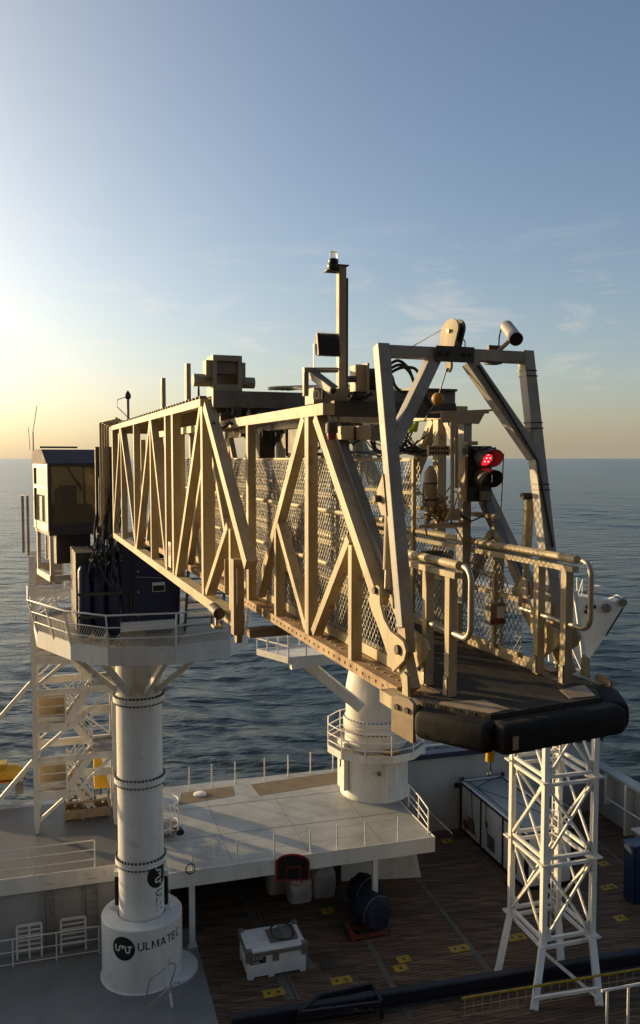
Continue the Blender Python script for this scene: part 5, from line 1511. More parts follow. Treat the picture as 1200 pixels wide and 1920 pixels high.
# folded boom tip: two plated triangles
TI = [(1040, 1132), (1085, 1118), (1120, 1122), (1152, 1128), (1168, 1120), (1174, 1128), (1165, 1142), (1138, 1190), (1106, 1234), (1085, 1240), (1060, 1190), (1040, 1180)]
n_ = (bB - bA); n_.z = 0; n_.normalize(); nn = Vector((0, 1, 0))
P1 = [D(x, y, 30.6) for x, y in TI]
m = MB(); m.prism(P1, nn * .7); bt = part('boom_tip', m, M['white'], t)
m = MB(); m.prism([D(x, y, 30.58) for x, y in ((1068, 1166), (1115, 1156), (1108, 1168), (1094, 1172), (1068, 1176))], nn * .01); part('recess', m, M['cream'], bt)
m = MB(); c = D(1164, 1128, 30.7); m.cyl(c - nn * .25, c + nn * .5, .15, n=24); c = D(1136, 1140, 30.55); m.cyl(c - nn * .1, c, .16, n=20); part('sheave', m, M['mid'], bt, smooth=40)
m = MB(); m.box(D(1108, 1138, 30.55), RT * .18, nn * .02, Z * .06); m.box(D(1102, 1147, 30.55), RT * .12, nn * .02, Z * .06); m.box(D(1101, 1176, 30.55), RT * .07, nn * .02, Z * .04); part('marking', m, M['ink'], bt)
m = MB(); m.tube([D(1168, 1140, 30.4), D(1136, 1192, 30.4)], .03, 6); m.tube([D(1090, 1110, 30.5), D(1150, 1118, 30.5)], .02, 6); part('wire', m, M['cable'], bt)
m = MB(); m.bar(D(1108, 1055, 31.0), D(1108, 1122, 31.0), RT, .12, .12); m.box(D(1117, 1108, 31.2), RT * .14, nn * .2, Z * .2); part('aerial', m, M['white2'], bt)
m = MB(); m.tube([D(1082, 1083, 31), D(1082, 1120, 31), D(1092, 1088, 31), D(1092, 1120, 31)], .03, 6); part('rail', m, M['white2'], bt)

# ------------------------------------------------------------------ white lattice boom rest tower
fc = D(1018, 1770, 27.6)
TF = Vector((fc.x, fc.y, ZC + ZM))
t = thing('lattice_tower', 'white lattice crane rest tower standing on the wooden deck', 'tower', TF)
sa, sb = 2.15, 1.88
cor = [Vector(), US * sa, US * sa + VS * sb, VS * sb]         # front, left, back, right
zlev = [fc.z - (ZC + ZM) + 2.78 * k for k in range(4)]
wt = M['white']
FOOT = [W(1001, 1896, ZM), W(932, 1830, ZM), W(1052, 1806, ZM), W(1124, 1888, ZM)]
for i, c in enumerate(cor):
    m = MB(); m.bar(TF + c + Z * zlev[0], TF + c + Z * (zlev[3] + .2), VS, .19, .19); part('leg', m, wt, t)
    out = (c - (US * sa + VS * sb) / 2).normalized()
    m = MB(); m.bar(TF + c + Z * (zlev[0] + .05), FOOT[i] + Z * .02, VS, .2, .2); part('splayed_foot', m, wt, t)
for k in range(4):
    for dz_ in ((-.14, .14) if k < 3 else (0,)):
        for i in range(4):
            a, b = TF + cor[i] + Z * (zlev[k] + dz_), TF + cor[(i + 1) % 4] + Z * (zlev[k] + dz_)
            d_ = (b - a).normalized(); m = MB(); m.bar(a + d_ * .096, b - d_ * .096, Z, .11, .10); part('ring_beam', m, wt, t)
    if k < 3:
        for i, c in enumerate(cor):
            out = (c - (US * sa + VS * sb) / 2).normalized()
            m = MB(); m.box(TF + c + Z * (zlev[k] + (.0))+ out * .08, VS * .17, US * .17, Z * .025); part('joint_plate', m, M['cream'], t)
for k in range(3):
    for i in range(4):
        a0, b0 = TF + cor[i], TF + cor[(i + 1) % 4]; d_ = (b0 - a0).normalized(); nrm_ = d_.cross(Z)
        zl0, zh0 = zlev[k] + .2, zlev[k + 1] - .2
        m = MB(); m.bar(a0 + d_ * .1 + Z * zl0 + nrm_ * .03, b0 - d_ * .1 + Z * zh0 + nrm_ * .03, nrm_, .06, .085); part('brace', m, wt, t)
        m = MB(); m.bar(a0 + d_ * .1 + Z * zh0 - nrm_ * .035, b0 - d_ * .1 + Z * zl0 - nrm_ * .035, nrm_, .06, .085); part('brace', m, wt, t)
for k in range(3):
    for i in range(4):
        a0, d_ = TF + cor[i], (cor[(i + 1) % 4] - cor[i]).normalized(); nrm_ = d_.cross(Z)
        for (z_, sz) in ((zlev[k] + .2, 1), (zlev[k + 1] - .2, -1)):
            for (c_, dd_) in ((a0 + d_ * .097, d_), (TF + cor[(i + 1) % 4] - d_ * .097, -d_)):
                m = MB(); m.prism([c_ + Z * z_, c_ + dd_ * .24 + Z * z_, c_ + dd_ * .10 + Z * (z_ + sz * .34), c_ + Z * (z_ + sz * .34)], nrm_ * .012); part('gusset', m, wt, t)
# lower braces
for i in (0, 3):
    a0, b0 = TF + cor[i], TF + cor[(i + 1) % 4]
m = MB(); a0, b0 = TF + cor[0], TF + cor[3]
m.bar(a0 + Z * (zlev[0] - .35) + VS * .1, FOOT[3] + Z * .25, US, .08, .10); m.bar(FOOT[0] + Z * .42, FOOT[3] + Z * .62, US, .1, .1); part('foot_brace', m, wt, t)
# inside ladder
m = MB(); lx = TF + US * (sa - .25) + VS * (sb - .28)
for s in (-.2, .2): m.bar(lx + US * s + Z * .4, lx + US * s + Z * (zlev[3]), VS, .04, .04)
for k in range(34): m.tube([lx - US * .2 + Z * (.5 + k * .29), lx + US * .2 + Z * (.5 + k * .29)], .014, 5)
part('ladder', m, M['white2'], t)
# cradle on top: V struts
topc = TF + (US * sa + VS * sb) / 2 + Z * (zlev[3] + .2)
pA_, pB_ = D(1097, 1258, 28.4), D(1100, 1262, 28.4)
m = MB()
for (x0, y0, x1, y1) in ((1098, 1258, 1078, 1108), (1094, 1258, 1060, 1180), (1040, 1240, 1092, 1262), (1036, 1130, 1050, 1160), (1046, 1130, 1030, 1180), (1030, 1100, 1032, 1240)):
    m.bar(D(x0, y0, 28.4), D(x1, y1, 28.4), Vector((0, 1, 0)), .13, .13)
m.box(D(1038, 1100, 28.6), RT * .16, Vector((0, .2, 0)), Z * .35)
part('cradle', m, wt, t)
m = MB()
for i in range(4):
    a = TF + cor[i] + Z * (zlev[3] + .2); m.bar(a, D(1095 if i in (0, 3) else 1040, 1255, 28.4 + .4 * (i in (1, 2))), VS, .13, .13)
part('top_frame', m, wt, t)

# ------------------------------------------------------------------ stair tower on the left
SB = W(70, 1562, ZW)
t = thing('stair_tower', 'white zigzag stair tower on the raised deck left of the column', 'stair tower', SB)
Hs = [-0, 1.65, 4.32, 6.98, 9.6]
LB, LA = 3.0, 1.9
ht = 10.9
for (a, b) in ((0, 0), (LA, 0), (0, LB), (LA, LB)):
    m = MB(); m.bar(SB + US * a + VS * b + Z * .25, SB + US * a + VS * b + Z * (ht if b == 0 else 9.7), VS, .2, .2); lg = part('corner_post', m, wt, t)
    m = MB(); m.bar(SB + US * a + VS * b, SB + US * a + VS * b + Z * .249, VS, .14, .14); part('foot', m, wt, lg)
def stairbox(m, a0, a1, b0, b1, z0, z1): return m.sbox(SB, a0, a1, b0, b1, z0, z1)
lev = [1.65, 4.32, 6.98, 9.6]
for z_ in lev:
    m = MB(); stairbox(m, -.1, LA, .1, 1.15, z_ - .05, z_); ld = part('landing', m, M['mid'], t)
    m = MB(); stairbox(m, -.14, -.102, .1, 1.2, z_ - .3, z_ + .02); stairbox(m, LA + .02, LA + .06, .1, LB, z_ - .3, z_ + .02); stairbox(m, .0, LA, 1.16, 1.2, z_ - .25, z_ + .01); part('edge_beam', m, wt, ld)
    m = MB(); stairbox(m, .55, .58, .12, 1.15, z_ + .1, z_ + .95); part('screen', m, M['brown'], ld)
    for h_ in (.35, .7, 1.05):
        m = MB(); m.tube([SB - US * .1 + VS * .1 + Z * (z_ + h_), SB - US * .1 + VS * 1.15 + Z * (z_ + h_)], .025, 6); part('rail', m, M['white2'], ld)
    m = MB(); m.bar(SB - US * .1 + VS * 1.15 + Z * z_, SB - US * .1 + VS * 1.15 + Z * (z_ + 1.05), VS, .07, .07); part('rail_post', m, M['white2'], ld)
for k, z_ in enumerate(lev):
    zr = z_ + 1.33
    if k < 3:
        m = MB(); stairbox(m, 0, LA, LB - .85, LB, zr - .05, zr); ld = part('landing', m, M['mid'], t)
        m = MB(); stairbox(m, -.06, -.02, .1, LB, zr - .22, zr + .02); stairbox(m, LA + .02, LA + .06, .1, LB, zr - .22, zr + .02); part('edge_beam', m, wt, ld)
        for h_ in (.5, 1.0):
            m = MB(); m.tube([SB + US * LA + VS * (LB - .85) + Z * (zr + h_), SB + US * LA + VS * LB + Z * (zr + h_), SB + VS * LB + Z * (zr + h_)], .025, 6); part('rail', m, M['white2'], ld)
    flights = [(.02, 1.15, z_, LB - .85, zr)] if k < 3 else []
    zr0 = z_ - 1.33
    flights.append((1.0, LB - .85, max(zr0, 0), 1.15, z_))
    for (a0, b0, z0, b1, z1) in flights:
        fl = None
        for s in (0, .8):
            m = MB(); m.bar(SB + US * (a0 + s) + VS * b0 + Z * (z0 - .02), SB + US * (a0 + s) + VS * b1 + Z * (z1 - .02), US, .05, .26); st_ = part('stringer', m, wt, t)
            m = MB()
            for h_ in (.55, 1.0): m.tube([SB + US * (a0 + s) + VS * b0 + Z * (z0 + h_), SB + US * (a0 + s) + VS * b1 + Z * (z1 + h_)], .022, 6)
            for f in (0, .33, .66, 1): p = SB + US * (a0 + s) + VS * (b0 + (b1 - b0) * f) + Z * (z0 + (z1 - z0) * f); m.cyl(p, p + Z * 1.0, .02, n=6)
            part('stair_rail', m, M['white2'], st_)
        m = MB()
        for j in range(6):
            f = (j + .6) / 6.2; p = SB + US * (a0 + .4) + VS * (b0 + (b1 - b0) * f) + Z * (z0 + (z1 - z0) * f); m.box(p, US * .37, VS * .12, Z * .02)
        part('treads', m, M['brown'], t)
    # diagonal brace on the near face below each landing
    m = MB(); m.bar(SB - US * .02 + VS * .1 + Z * (z_ - 1.15), SB - US * .02 + VS * (1.9 if k else 1.35) + Z * (z_ + (.35 if k else -.1)), US, .12, .13); part('brace', m, wt, t)
    m = MB(); m.bar(SB + US * LA + VS * .1 + Z * (z_ - .9), SB + US * LA + VS * 1.6 + Z * (z_ + .2), US, .10, .10); part('brace', m, wt, t)
# rear frame: beams and crossed braces between the landings
for k, z_ in enumerate((3.0, 5.65, 8.3)):
    m = MB(); stairbox(m, LA - .06, LA + .06, .1, LB - .1, z_ - .08, z_ + .08); part('rear_beam', m, wt, t)
    for (b0, b1) in ((.1, LB - .1), (LB - .1, .1)):
        m = MB(); m.bar(SB + US * (LA + .08 + .03 * (b0 < 1)) + VS * b0 + Z * (z_ + .1), SB + US * (LA + .08 + .03 * (b0 < 1)) + VS * b1 + Z * (z_ + 2.5), US, .05, .07); part('brace', m, wt, t)
for z_ in (1.6, 4.3, 6.9):
    m = MB(); m.bar(SB - US * .04 + VS * 1.3 + Z * (z_ - .25), SB - US * .04 + VS * (LB - .1) + Z * (z_ + 1.2), US, .09, .11); part('brace', m, wt, t)
# left outrigger struts
m = MB()
for z_ in (2.9, 6.0): m.bar(SB - VS * .1 + Z * z_, SB - VS * 2.2 - US * .6 + Z * (z_ - 2.2), US, .16, .16)
part('outrigger', m, wt, t)

# ------------------------------------------------------------------ railings on the raised deck
def wire_rail(lab, pts, h, base_name='wire_railing', caps=True, wires=True):
    P = [W(x, y, ZW) for x, y in pts]
    t = thing(base_name, lab, 'railing', P[0])
    for p in P:
        m = MB(); m.cyl(p, p + Z * h, .028, n=8); part('post', m, M['white2'], t)
    if wires:
        m = MB()
        for lv in (.97, .5):
            for i in range(len(P) - 1):
                a, b = P[i] + Z * h * lv, P[i + 1] + Z * h * lv; c = (a + b) / 2 - Z * .06
                m.tube([a, (a + c) / 2 - Z * .015, c, (b + c) / 2 - Z * .015, b], .0035, 4)
        part('wire', m, M['mid'], t)
    return t
xs_near = [361, 403, 445, 514, 582, 632, 685, 746]
wire_rail('row of white stanchions along the near edge of the raised deck', [(x, 1633 - (x - 363) * .150) for x in xs_near], .92)
xs_far = [355, 397, 441, 496, 540, 582, 624]
wire_rail('row of white stanchions along the far seaward edge of the raised deck', [(x, 1480 - (x - 355) * .132) for x in xs_far], 1.0)
# right corner railing
t = thing('corner_railing', 'white railing at the right corner of the raised deck', 'railing', W(800, 1560, ZW))
P = [W(766, 1512, ZW), W(785, 1535, ZW), W(803, 1562, ZW)]
rail_run(t, P, .95, M['white2'], r=.022, levels=(1, .6, .3), sp=1.6)
# left railing
t = thing('deck_railing', 'three-bar white railing on the near edge left of the column', 'railing', W(100, 1640, ZW))
P = [S(a_left + .05, sAB(W(-60, 1650, ZW))[1], ZW), S(a_left + .05, sAB(W(178, 1625, ZW))[1], ZW)]
rail_run(t, P, 1.0, M['white2'], r=.026, levels=(1, .66, .3), sp=2.1)
# lower railing in front of bulkhead, panels and ladders
wl_a = a_left + .1
t = thing('lower_railing', 'thin white railing along the grey bulkhead below the raised deck', 'railing', S(wl_a - .9, -12, ZM))
P = [S(wl_a - .7, sAB(W(-60, 1830, ZM))[1], ZM), S(wl_a - .7, sAB(W(186, 1790, ZM))[1], ZM)]
rail_run(t, P, 1.0, M['white2'], r=.02, levels=(1, .55, .12), sp=1.6)
def wallpt(x, y):                         # pixel on the bulkhead plane
    r = ray(x, y); k = wl_a / r.dot(US); return C0 + r * k
for i, (x0, x1, y0, y1, lab) in enumerate(((85, 101, 1672, 1790, 'dark steel ladder on the bulkhead, left of the pair'), (160, 182, 1655, 1775, 'steel ladder on the bulkhead nearest the column'))):
    a, b, c = wallpt(x0, y0), wallpt(x1, y0), wallpt(x0, y1)
    off = -US * .12
    t = thing('wall_ladder', lab, 'ladder', Vector((a.x, a.y, ZC + ZM)), 'ladders on the bulkhead')
    m = MB(); H_ = a.z - c.z
    for q in (a, b): q2 = q + off; m.bar(Vector((q2.x, q2.y, ZC + ZM + .02)), Vector((q2.x, q2.y, a.z)), VS, .045, .04)
    part('stile', m, M['mid'], t)
    m = MB(); n = 9
    for k in range(n): z_ = ZC + ZM + .25 + k * .28; m.tube([Vector((a.x, a.y, z_)) + off, Vector((b.x, b.y, z_)) + off], .016, 6)
    part('rungs', m, M['mid'], t)
for i, (x0, x1, y0, lab) in enumerate(((32, 78, 1735, 'white louvred frame leaning on the bulkhead at the left edge'), (114, 160, 1722, 'white slatted frame leaning on the bulkhead between the ladders'))):
    a, b = wallpt(x0, y0) - US * .3, wallpt(x1, y0) - US * .3; a.z = b.z = ZC + ZM
    h_ = 1.15
    t = thing('louvre_frame', lab, 'frame', a, 'white frames leaning on the bulkhead')
    d_ = (b - a).normalized(); L = (b - a).length
    m = MB()
    for q in ([0, .5, 1] if i == 0 else [0, 1]): p = a + d_ * (L * q); m.bar(p, p + Z * h_ + US * .12, d_, .07, .05)
    m.bar(a + Z * h_ + US * .12, b + Z * h_ + US * .12, Z, .08, .055); m.bar(a + Z * .3 + US * .03, b + Z * .3 + US * .03, Z, .07, .055); part('frame', m, M['white2'], t)
    m = MB()
    for k in range(5): f = .42 + .14 * k; m.bar(a + Z * h_ * f + US * .12 * f, b + Z * h_ * f + US * .12 * f, Z, .05, .03)
    part('slats', m, M['white2'], t)
# small caged platform behind the column
c = W(300, 1560, ZW)
t = thing('searchlight_stand', 'small round railed stand with dark searchlight right of the column', 'stand', c)
m = MB(); m.lathe(c, [(.72, .15), (.72, .22), (0, .22)], 32); part('floor', m, M['mid'], t)
for lv in (.35, .8, 1.25):
    m = MB(); m.tube([c + Vector((.72 * math.cos(a), .72 * math.sin(a), lv)) for a in [2 * math.pi * k / 28 for k in range(28)]], .024, 6, closed=True); part('rail', m, M['white2'], t)
m = MB()
for k in range(8): a = 2 * math.pi * k / 8; q = c + Vector((.72 * math.cos(a), .72 * math.sin(a), .1)); m.cyl(q, q + Z * 1.15, .02, n=6)
part('rail_post', m, M['white2'], t)
q = D(337, 1553, c.y - .5); m = MB(); m.cyl(q, q + Vector((.05, -.2, -.08)), .10, .16, 16); m.cyl(q + Z * .02 - VS * .3, q, .03, n=8); part('searchlight', m, M['ink'], t, smooth=40)
# tap-like curved hoop handrails at the bottom
for i, (P, lab) in enumerate((([(271, 1880), (281, 1838), (318, 1806), (327, 1806), (330, 1813), (318, 1850)], 'bent steel hoop handrail in front of the column pedestal, taller one'), ([(284, 1884), (328, 1842), (336, 1842), (339, 1850), (332, 1890)], 'bent steel hoop handrail at the bottom edge, shorter one'))):
    pts = [D(x, y, 26.3 - .3 * i) for x, y in P]
    sm = []
    for j in range(len(pts) - 1):
        p_, q_ = pts[j], pts[j + 1]
        for s in (0, .5): sm.append(p_.lerp(q_, s))
    sm.append(pts[-1]); pe = Vector((sm[-1].x, sm[-1].y, ZC + ZM)); ps = Vector((sm[0].x, sm[0].y, ZC + ZM))
    m = MB(); m.tube([ps] + sm + [pe], .024, 8)
    solo('hoop_handrail', m, M['steel'], lab, 'handrail', ps, 'hoop handrails beside the pedestal', smooth=50)
p = D(322, 1850, 26.2)
m = MB(); m.bar(Vector((p.x, p.y, ZC + ZM)), D(312, 1812, 26.6), VS, .08, .12)
solo('access_ladder_post', m, M['white2'], 'white inclined post between the hoop handrails', 'post', Vector((p.x, p.y, ZC + ZM)))

# ------------------------------------------------------------------ cargo on the wooden deck
# fuel tank
c = W(465, 1839, ZM)
Wt, Lt, Ht = 2.02, 1.42, .80
t = thing('fuel_tank', 'white cube fuel tank with grey lid standing on the wooden deck', 'tank', c)
m = MB(); m.sbox(c, 0, Lt, 0, Wt, .07, .46); m.sbox(c, .02, Lt - .02, .02, Wt - .02, .46, .50); m.sbox(c, 0, Lt, 0, Wt, .50, Ht); part('body', m, M['white'], t, bevel=.015)
for (a, b) in ((0, 0), (0, Wt - .2), (0, Wt / 2 - .3), (Lt - .2, 0), (Lt - .2, Wt - .2)):
    m = MB(); m.sbox(c, a, a + .2, b, b + .2, .002, .069); part('foot', m, M['white'], t)
m = MB(); m.sbox(c, -.05, Lt + .05, -.05, Wt + .05, Ht + .001, Ht + .1); ld = part('lid_rim', m, M['mid'], t)
m = MB(); m.sbox(c, .0, Lt, .0, Wt, Ht + .101, Ht + .16); part('lid', m, M['white'], ld, bevel=.02)
for (a, b) in ((-.06, -.06), (-.06, Wt - .14), (Lt - .14, -.06), (Lt - .14, Wt - .14)):
    m = MB(); m.sbox(c, a, a + .2, b, b + .2, Ht - .18, Ht + .22); part('corner_block', m, M['mid'], t)
m = MB(); m.sbox(c, .35, 1.2, .85, 1.3, Ht + .162, Ht + .18); part('hatch', m, M['mid'], ld)
m = MB(); m.sbox(c, .35, 1.25, 1.31, 1.85, Ht + .162, Ht + .24); part('hatch', m, M['mid'], ld, bevel=.03)
m = MB(); m.sbox(c, -.012, -.003, .08, .62, .53, .76); lb = part('name_plate', m, M['ink'], t)
m = MB(); o = c - US * .016; flat_text(m, 'TRANS', .13, o + VS * .30 + Z * .70, VS, Z); flat_text(m, 'CUBE', .10, o + VS * .27 + Z * .585, VS, Z); part('lettering', m, M['plate'], lb)
m = MB(); k0 = o + VS * .55 + Z * .645; m.tube([k0 + VS * (.045 * math.cos(a)) + Z * (.06 * math.sin(a)) for a in [2 * math.pi * k / 16 for k in range(16)]], .008, 5, closed=True); part('emblem', m, M['red'], lb)
m = MB(); m.sbox(c, -.012, -.003, .85, 1.08, .54, .78); part('notice', m, M['mid'], t)
# black hose coil on the lid
hc = c + US * .75 + VS * 1.62 + Z * (Ht + .26)
m = MB(); m.tube([hc + VS * (.38 * math.cos(a) - .25) + US * (.55 * math.sin(a)) + Z * (.02 * math.sin(3 * a) + .03) for a in [2 * math.pi * k / 36 for k in range(36)]], .03, 8, closed=True)
solo('coiled_hose', m, M['cable'], 'black hose coiled on the lid of the white tank', 'hose', hc, smooth=50)
# bulk bags
def bag(x, y, w, h, lab, sd):
    c = W(x, y, ZM); rnd = random.Random(sd)
    m = MB(); n = 32; rows = 14; vs = []; fs = []
    off = [rnd.uniform(-1, 1) for _ in range(n)]
    for i in range(rows + 1):
        f = i / rows
        for k in range(n):
            a = 2 * math.pi * k / n
            ca, sa_ = math.cos(a), math.sin(a); sq = (abs(ca) ** 5 + abs(sa_) ** 5) ** (-1 / 5)
            r = w / 2 * sq * (1 + .06 * math.sin(f * math.pi) + .05 * off[k] * f * (1.2 - f) * 2 + .02 * rnd.uniform(-1, 1))
            if f > .82: r *= 1 - (f - .82) * 2.2
            z_ = h * (f + .03 * off[(k * 3) % n] * f)
            vs.append(c + VS * (r * ca) + US * (r * sa_) + Z * max(z_, .008))
    for i in range(rows):
        for k in range(n): fs.append((i * n + k, i * n + (k + 1) % n, (i + 1) * n + (k + 1) % n, (i + 1) * n + k))
    fs.append(tuple(rows * n + k for k in range(n))); fs.append(tuple(range(n))[::-1])
    m.add(vs, fs)
    t = thing('bulk_bag', lab, 'bulk bag', c, 'white bulk bags under the raised deck')
    part('sack', m, M['bag'], t, smooth=60)
    for s1 in (-1, 1):
        for s2 in (-1, 1):
            q = c + VS * (s1 * w * .38) + US * (s2 * w * .38) + Z * (h * .93); mm = MB(); mm.tube([q, q + Z * .12 + VS * (s1 * .05), q + Z * .10 - VS * (s1 * .12), q - VS * (s1 * .18) + Z * .0], .014, 5); part('lifting_loop', mm, M['bag'], t)
bag(519, 1668, .85, .95, 'white bulk bag behind the basketball board, leftmost of three', 1)
bag(560, 1683, .92, 1.0, 'white bulk bag nearest the tank, middle of three', 2)
bag(603, 1673, .92, 1.15, 'tallest white bulk bag, right beside the covered space', 3)
# basketball board hung on the fascia
def fas(x, y, off=-.08):
    r = ray(x, y); k = (a_front + off) / r.dot(US); return C0 + r * k
t = thing('basketball_board', 'black basketball backboard with red border hung on the deck edge', 'backboard', fas(549, 1650))
def board(shr):
    cx = 549; P = []
    w, yb, yt = 32 - shr, 1652 - shr, 1601 + shr
    P += [fas(cx - w, yb), fas(cx + w, yb - 1)]
    P.append(fas(cx + w, 1618))
    for k in range(11): a = math.pi * k / 10; P.append(fas(cx + w * math.cos(a), 1618 - (1618 - yt) * math.sin(a)))
    P.append(fas(cx - w, 1618))
    Q = []
    for p in P:
        if not Q or (p - Q[-1]).length > 1e-4: Q.append(p)
    return Q
m = MB(); m.prism(board(0), US * .04); part('border', m, M['red'], t)
m = MB(); m.prism([p - US * .008 for p in board(3)], US * .007); part('panel', m, M['ink'], t)
m = MB()
for (x0, y0, x1, y1) in ((537, 1627, 563, 1624), (537, 1650, 537, 1627), (563, 1648, 563, 1624)): m.bar(fas(x0, y0) - US * .012, fas(x1, y1) - US * .012, US, .006, .03)
part('target_square', m, M['red'], t)
hc = fas(552, 1648) - US * .28
m = MB(); m.tube([hc + Vector((.22 * math.cos(a), .22 * math.sin(a), 0)) for a in [2 * math.pi * k / 24 for k in range(24)]], .018, 6, closed=True); rm = part('hoop', m, M['orange'], t)
m = MB()
for k in range(10):
    a = 2 * math.pi * k / 10; b = a + .5; m.tube([hc + Vector((.22 * math.cos(a), .22 * math.sin(a), 0)), hc + Vector((.13 * math.cos(b), .13 * math.sin(b), -.38))], .005, 4)
    b = a - .5; m.tube([hc + Vector((.22 * math.cos(a), .22 * math.sin(a), 0)), hc + Vector((.13 * math.cos(b), .13 * math.sin(b), -.38))], .005, 4)
part('net', m, M['bag'], rm)
# covered reels
def reel(x, y, r, w, lab, sd):
    c = W(x, y, ZM); rnd = random.Random(sd)
    t = thing('covered_reel', lab, 'cable reel', c, 'blue covered reels on the wooden deck')
    ax = (VS * .35 - US * .94).normalized(); ctr = c + Z * (r + .06)
    m = MB(); n = 44; vs = []; fs = []; prof = [(-w / 2, .0), (-w / 2 - .01, .6), (-w / 2, .93), (-w / 2 + .06, 1.0), (0, 1.0), (w / 2 - .06, 1.0), (w / 2, .94), (w / 2 + .02, .6), (w / 2, 0)]
    e1 = ax.cross(Z).normalized()
    for (l_, k_) in prof:
        for k in range(n):
            a = 2 * math.pi * k / n; rr = r * k_ * (1 + .05 * math.sin(7 * a + l_ * 9) * (k_ > .5) + .035 * math.sin(3 * a + sd) + .025 * rnd.uniform(-1, 1))
            vs.append(ctr + ax * (l_ + .025 * math.sin(7 * a) * (.3 < k_ < .9)) + e1 * (rr * math.cos(a)) + Z * (rr * math.sin(a)))
    for i in range(len(prof) - 1):
        for k in range(n): fs.append((i * n + k, i * n + (k + 1) % n, (i + 1) * n + (k + 1) % n, (i + 1) * n + k))
    m.add(vs, fs); part('tarpaulin', m, M['tarp'], t, smooth=50)
    m = MB(); m.tube([ctr + ax * (w * .3) + e1 * (r * 1.03 * math.cos(a)) + Z * (r * 1.03 * math.sin(a)) for a in [2 * math.pi * k / 40 for k in range(40)]], .022, 6, closed=True)
    part('lashing', m, M['mid'], t)
    m = MB(); m.sbox(c, -.5, .5, -.6, .6, .002, .07); part('skid', m, M['dark'], t)
    return c
reel(684, 1702, .60, .85, 'blue covered reel standing behind, half hidden by the pillar', 1)
reel(697, 1738, .60, .95, 'blue tarpaulin covered reel resting on the orange pallet truck', 2)
c = W(690, 1750, ZM)
t = thing('pallet_truck', 'orange pallet truck under the front blue reel', 'pallet truck', c)
for s in (-.3, .3):
    m = MB(); m.sbox(c, s - .09, s + .09, -.6, .65, .075, .14); part('fork', m, M['orange'], t)
m = MB(); m.sbox(c, -.4, .4, -.78, -.601, .03, .22); m.bar(c - VS * .7 + Z * .22, c - VS * .85 + Z * .55, US, .08, .06); part('head', m, M['orange'], t)
for s in (-.3, .3):
    m = MB(); m.cyl(c + US * (s - .05) - VS * .68 + Z * .083, c + US * (s + .05) - VS * .68 + Z * .083, .08, n=16); part('wheel', m, M['ink'], t)
# loose boards beside the tank
for i, (pts, lab) in enumerate((([(575, 1790), (592, 1815), (578, 1820), (566, 1795)], 'grey flat board lying right of the white tank'), ([(600, 1806), (627, 1800), (634, 1815), (606, 1820)], 'brown flat board lying beyond the grey board'))):
    m = MB(); m.prism([W(x, y, ZM) + Z * .005 for x, y in pts], Z * .03); solo('loose_board', m, M['mid'] if i == 0 else M['dark'], lab, 'board', W(*pts[0], ZM))
# container on the right
ca, cbb = sAB(W(862, 1556, ZM)); 
t = thing('shipping_container', 'dark framed container with white side panels on the wooden deck', 'container', S(ca, cbb, ZM))
LCn, WCn, HCn = 6.0, 2.25, 2.35
O = S(ca, cbb, ZM)
m = MB()
for (a, b) in ((0, 0), (0, WCn - .14), (-LCn + .14, 0), (-LCn + .14, WCn - .14)): m.sbox(O, a - .14, a, b, b + .14, .15, HCn - .12)
for b in (0, WCn - .14):
    m.sbox(O, -LCn, 0, b, b + .14, .003, .15); m.sbox(O, -LCn, 0, b, b + .14, HCn - .12, HCn + .01)
for a in (0, -LCn + .14): m.sbox(O, a - .14, a, .14, WCn - .14, .003, .15); m.sbox(O, a - .14, a, .14, WCn - .14, HCn - .12, HCn + .01)
for a in (-2.0, -4.0): m.sbox(O, a - .1, a, 0, .1, .15, HCn - .12)
part('frame', m, M['ink'], t)
m = MB(); m.sbox(O, -LCn + .05, -.05, .04, WCn - .05, .12, HCn - .05); part('body', m, M['white'], t)
m = MB(); m.sbox(O, -LCn + .16, -.16, .16, WCn - .16, HCn - .049, HCn - .02); part('roof', m, M['wallg'], t)
m = MB(); m.sbox(O, -LCn, 0, -.02, .10, HCn + .012, HCn + .04); m.sbox(O, -LCn, 0, WCn - .10, WCn + .02, HCn + .012, HCn + .04); m.sbox(O, -.12, 0, .10, WCn - .10, HCn + .012, HCn + .04); part('roof_edge', m, M['white2'], t)
for a in (-1.1, -3.0, -4.9):
    m = MB(); m.sbox(O, a - .35, a + .35, .025, .039, .35, 1.0); part('vent_grille', m, M['mid'], t)
for a, z_ in ((-2.6, 1.35), (-.55, .5)):
    m = MB(); p = O + US * a + VS * .03 + Z * z_; s_ = .18 if a < -1 else .3; m.prism([p + US * s_, p + Z * s_, p - US * s_, p - Z * s_], VS * -.008); part('hazard_label', m, M['red'] if a < -1 else M['orange'], t)
for (a, b) in ((-.14, 0), (-.14, WCn - .14)):
    m = MB(); m.sbox(O, a, a + .14, b, b + .14, HCn + .011, HCn + .2); part('lifting_eye', m, M['ink'], t)
m = MB(); top = D(912, 1440, O.y - 1); ctrp = O - US * 3 + VS * 1.1
for (a, b) in ((-.1, .1), (-LCn + .1, .1), (-.1, WCn - .1), (-LCn + .1, WCn - .1)):
    q = O + US * a + VS * b + Z * (HCn + .06); e_ = O - US * 1.1 + VS * .3 + Z * (HCn + .08)
    m.tube([q, q.lerp(e_, .5) + Z * .06, e_], .02, 6)
m.tube([O - US * 1.2 + Z * (HCn + .06) - VS * .02, O - US * 1.4 - VS * .06 + Z * .9, O - US * 1.8 - VS * .04 + Z * .4], .018, 6)
m.tube([O - US * 2.6 + Z * (HCn + .06) - VS * .02, O - US * 2.7 - VS * .06 + Z * 1.3, O - US * 3.3 - VS * .04 + Z * .6], .018, 6)
part('sling', m, M['cable'], t)
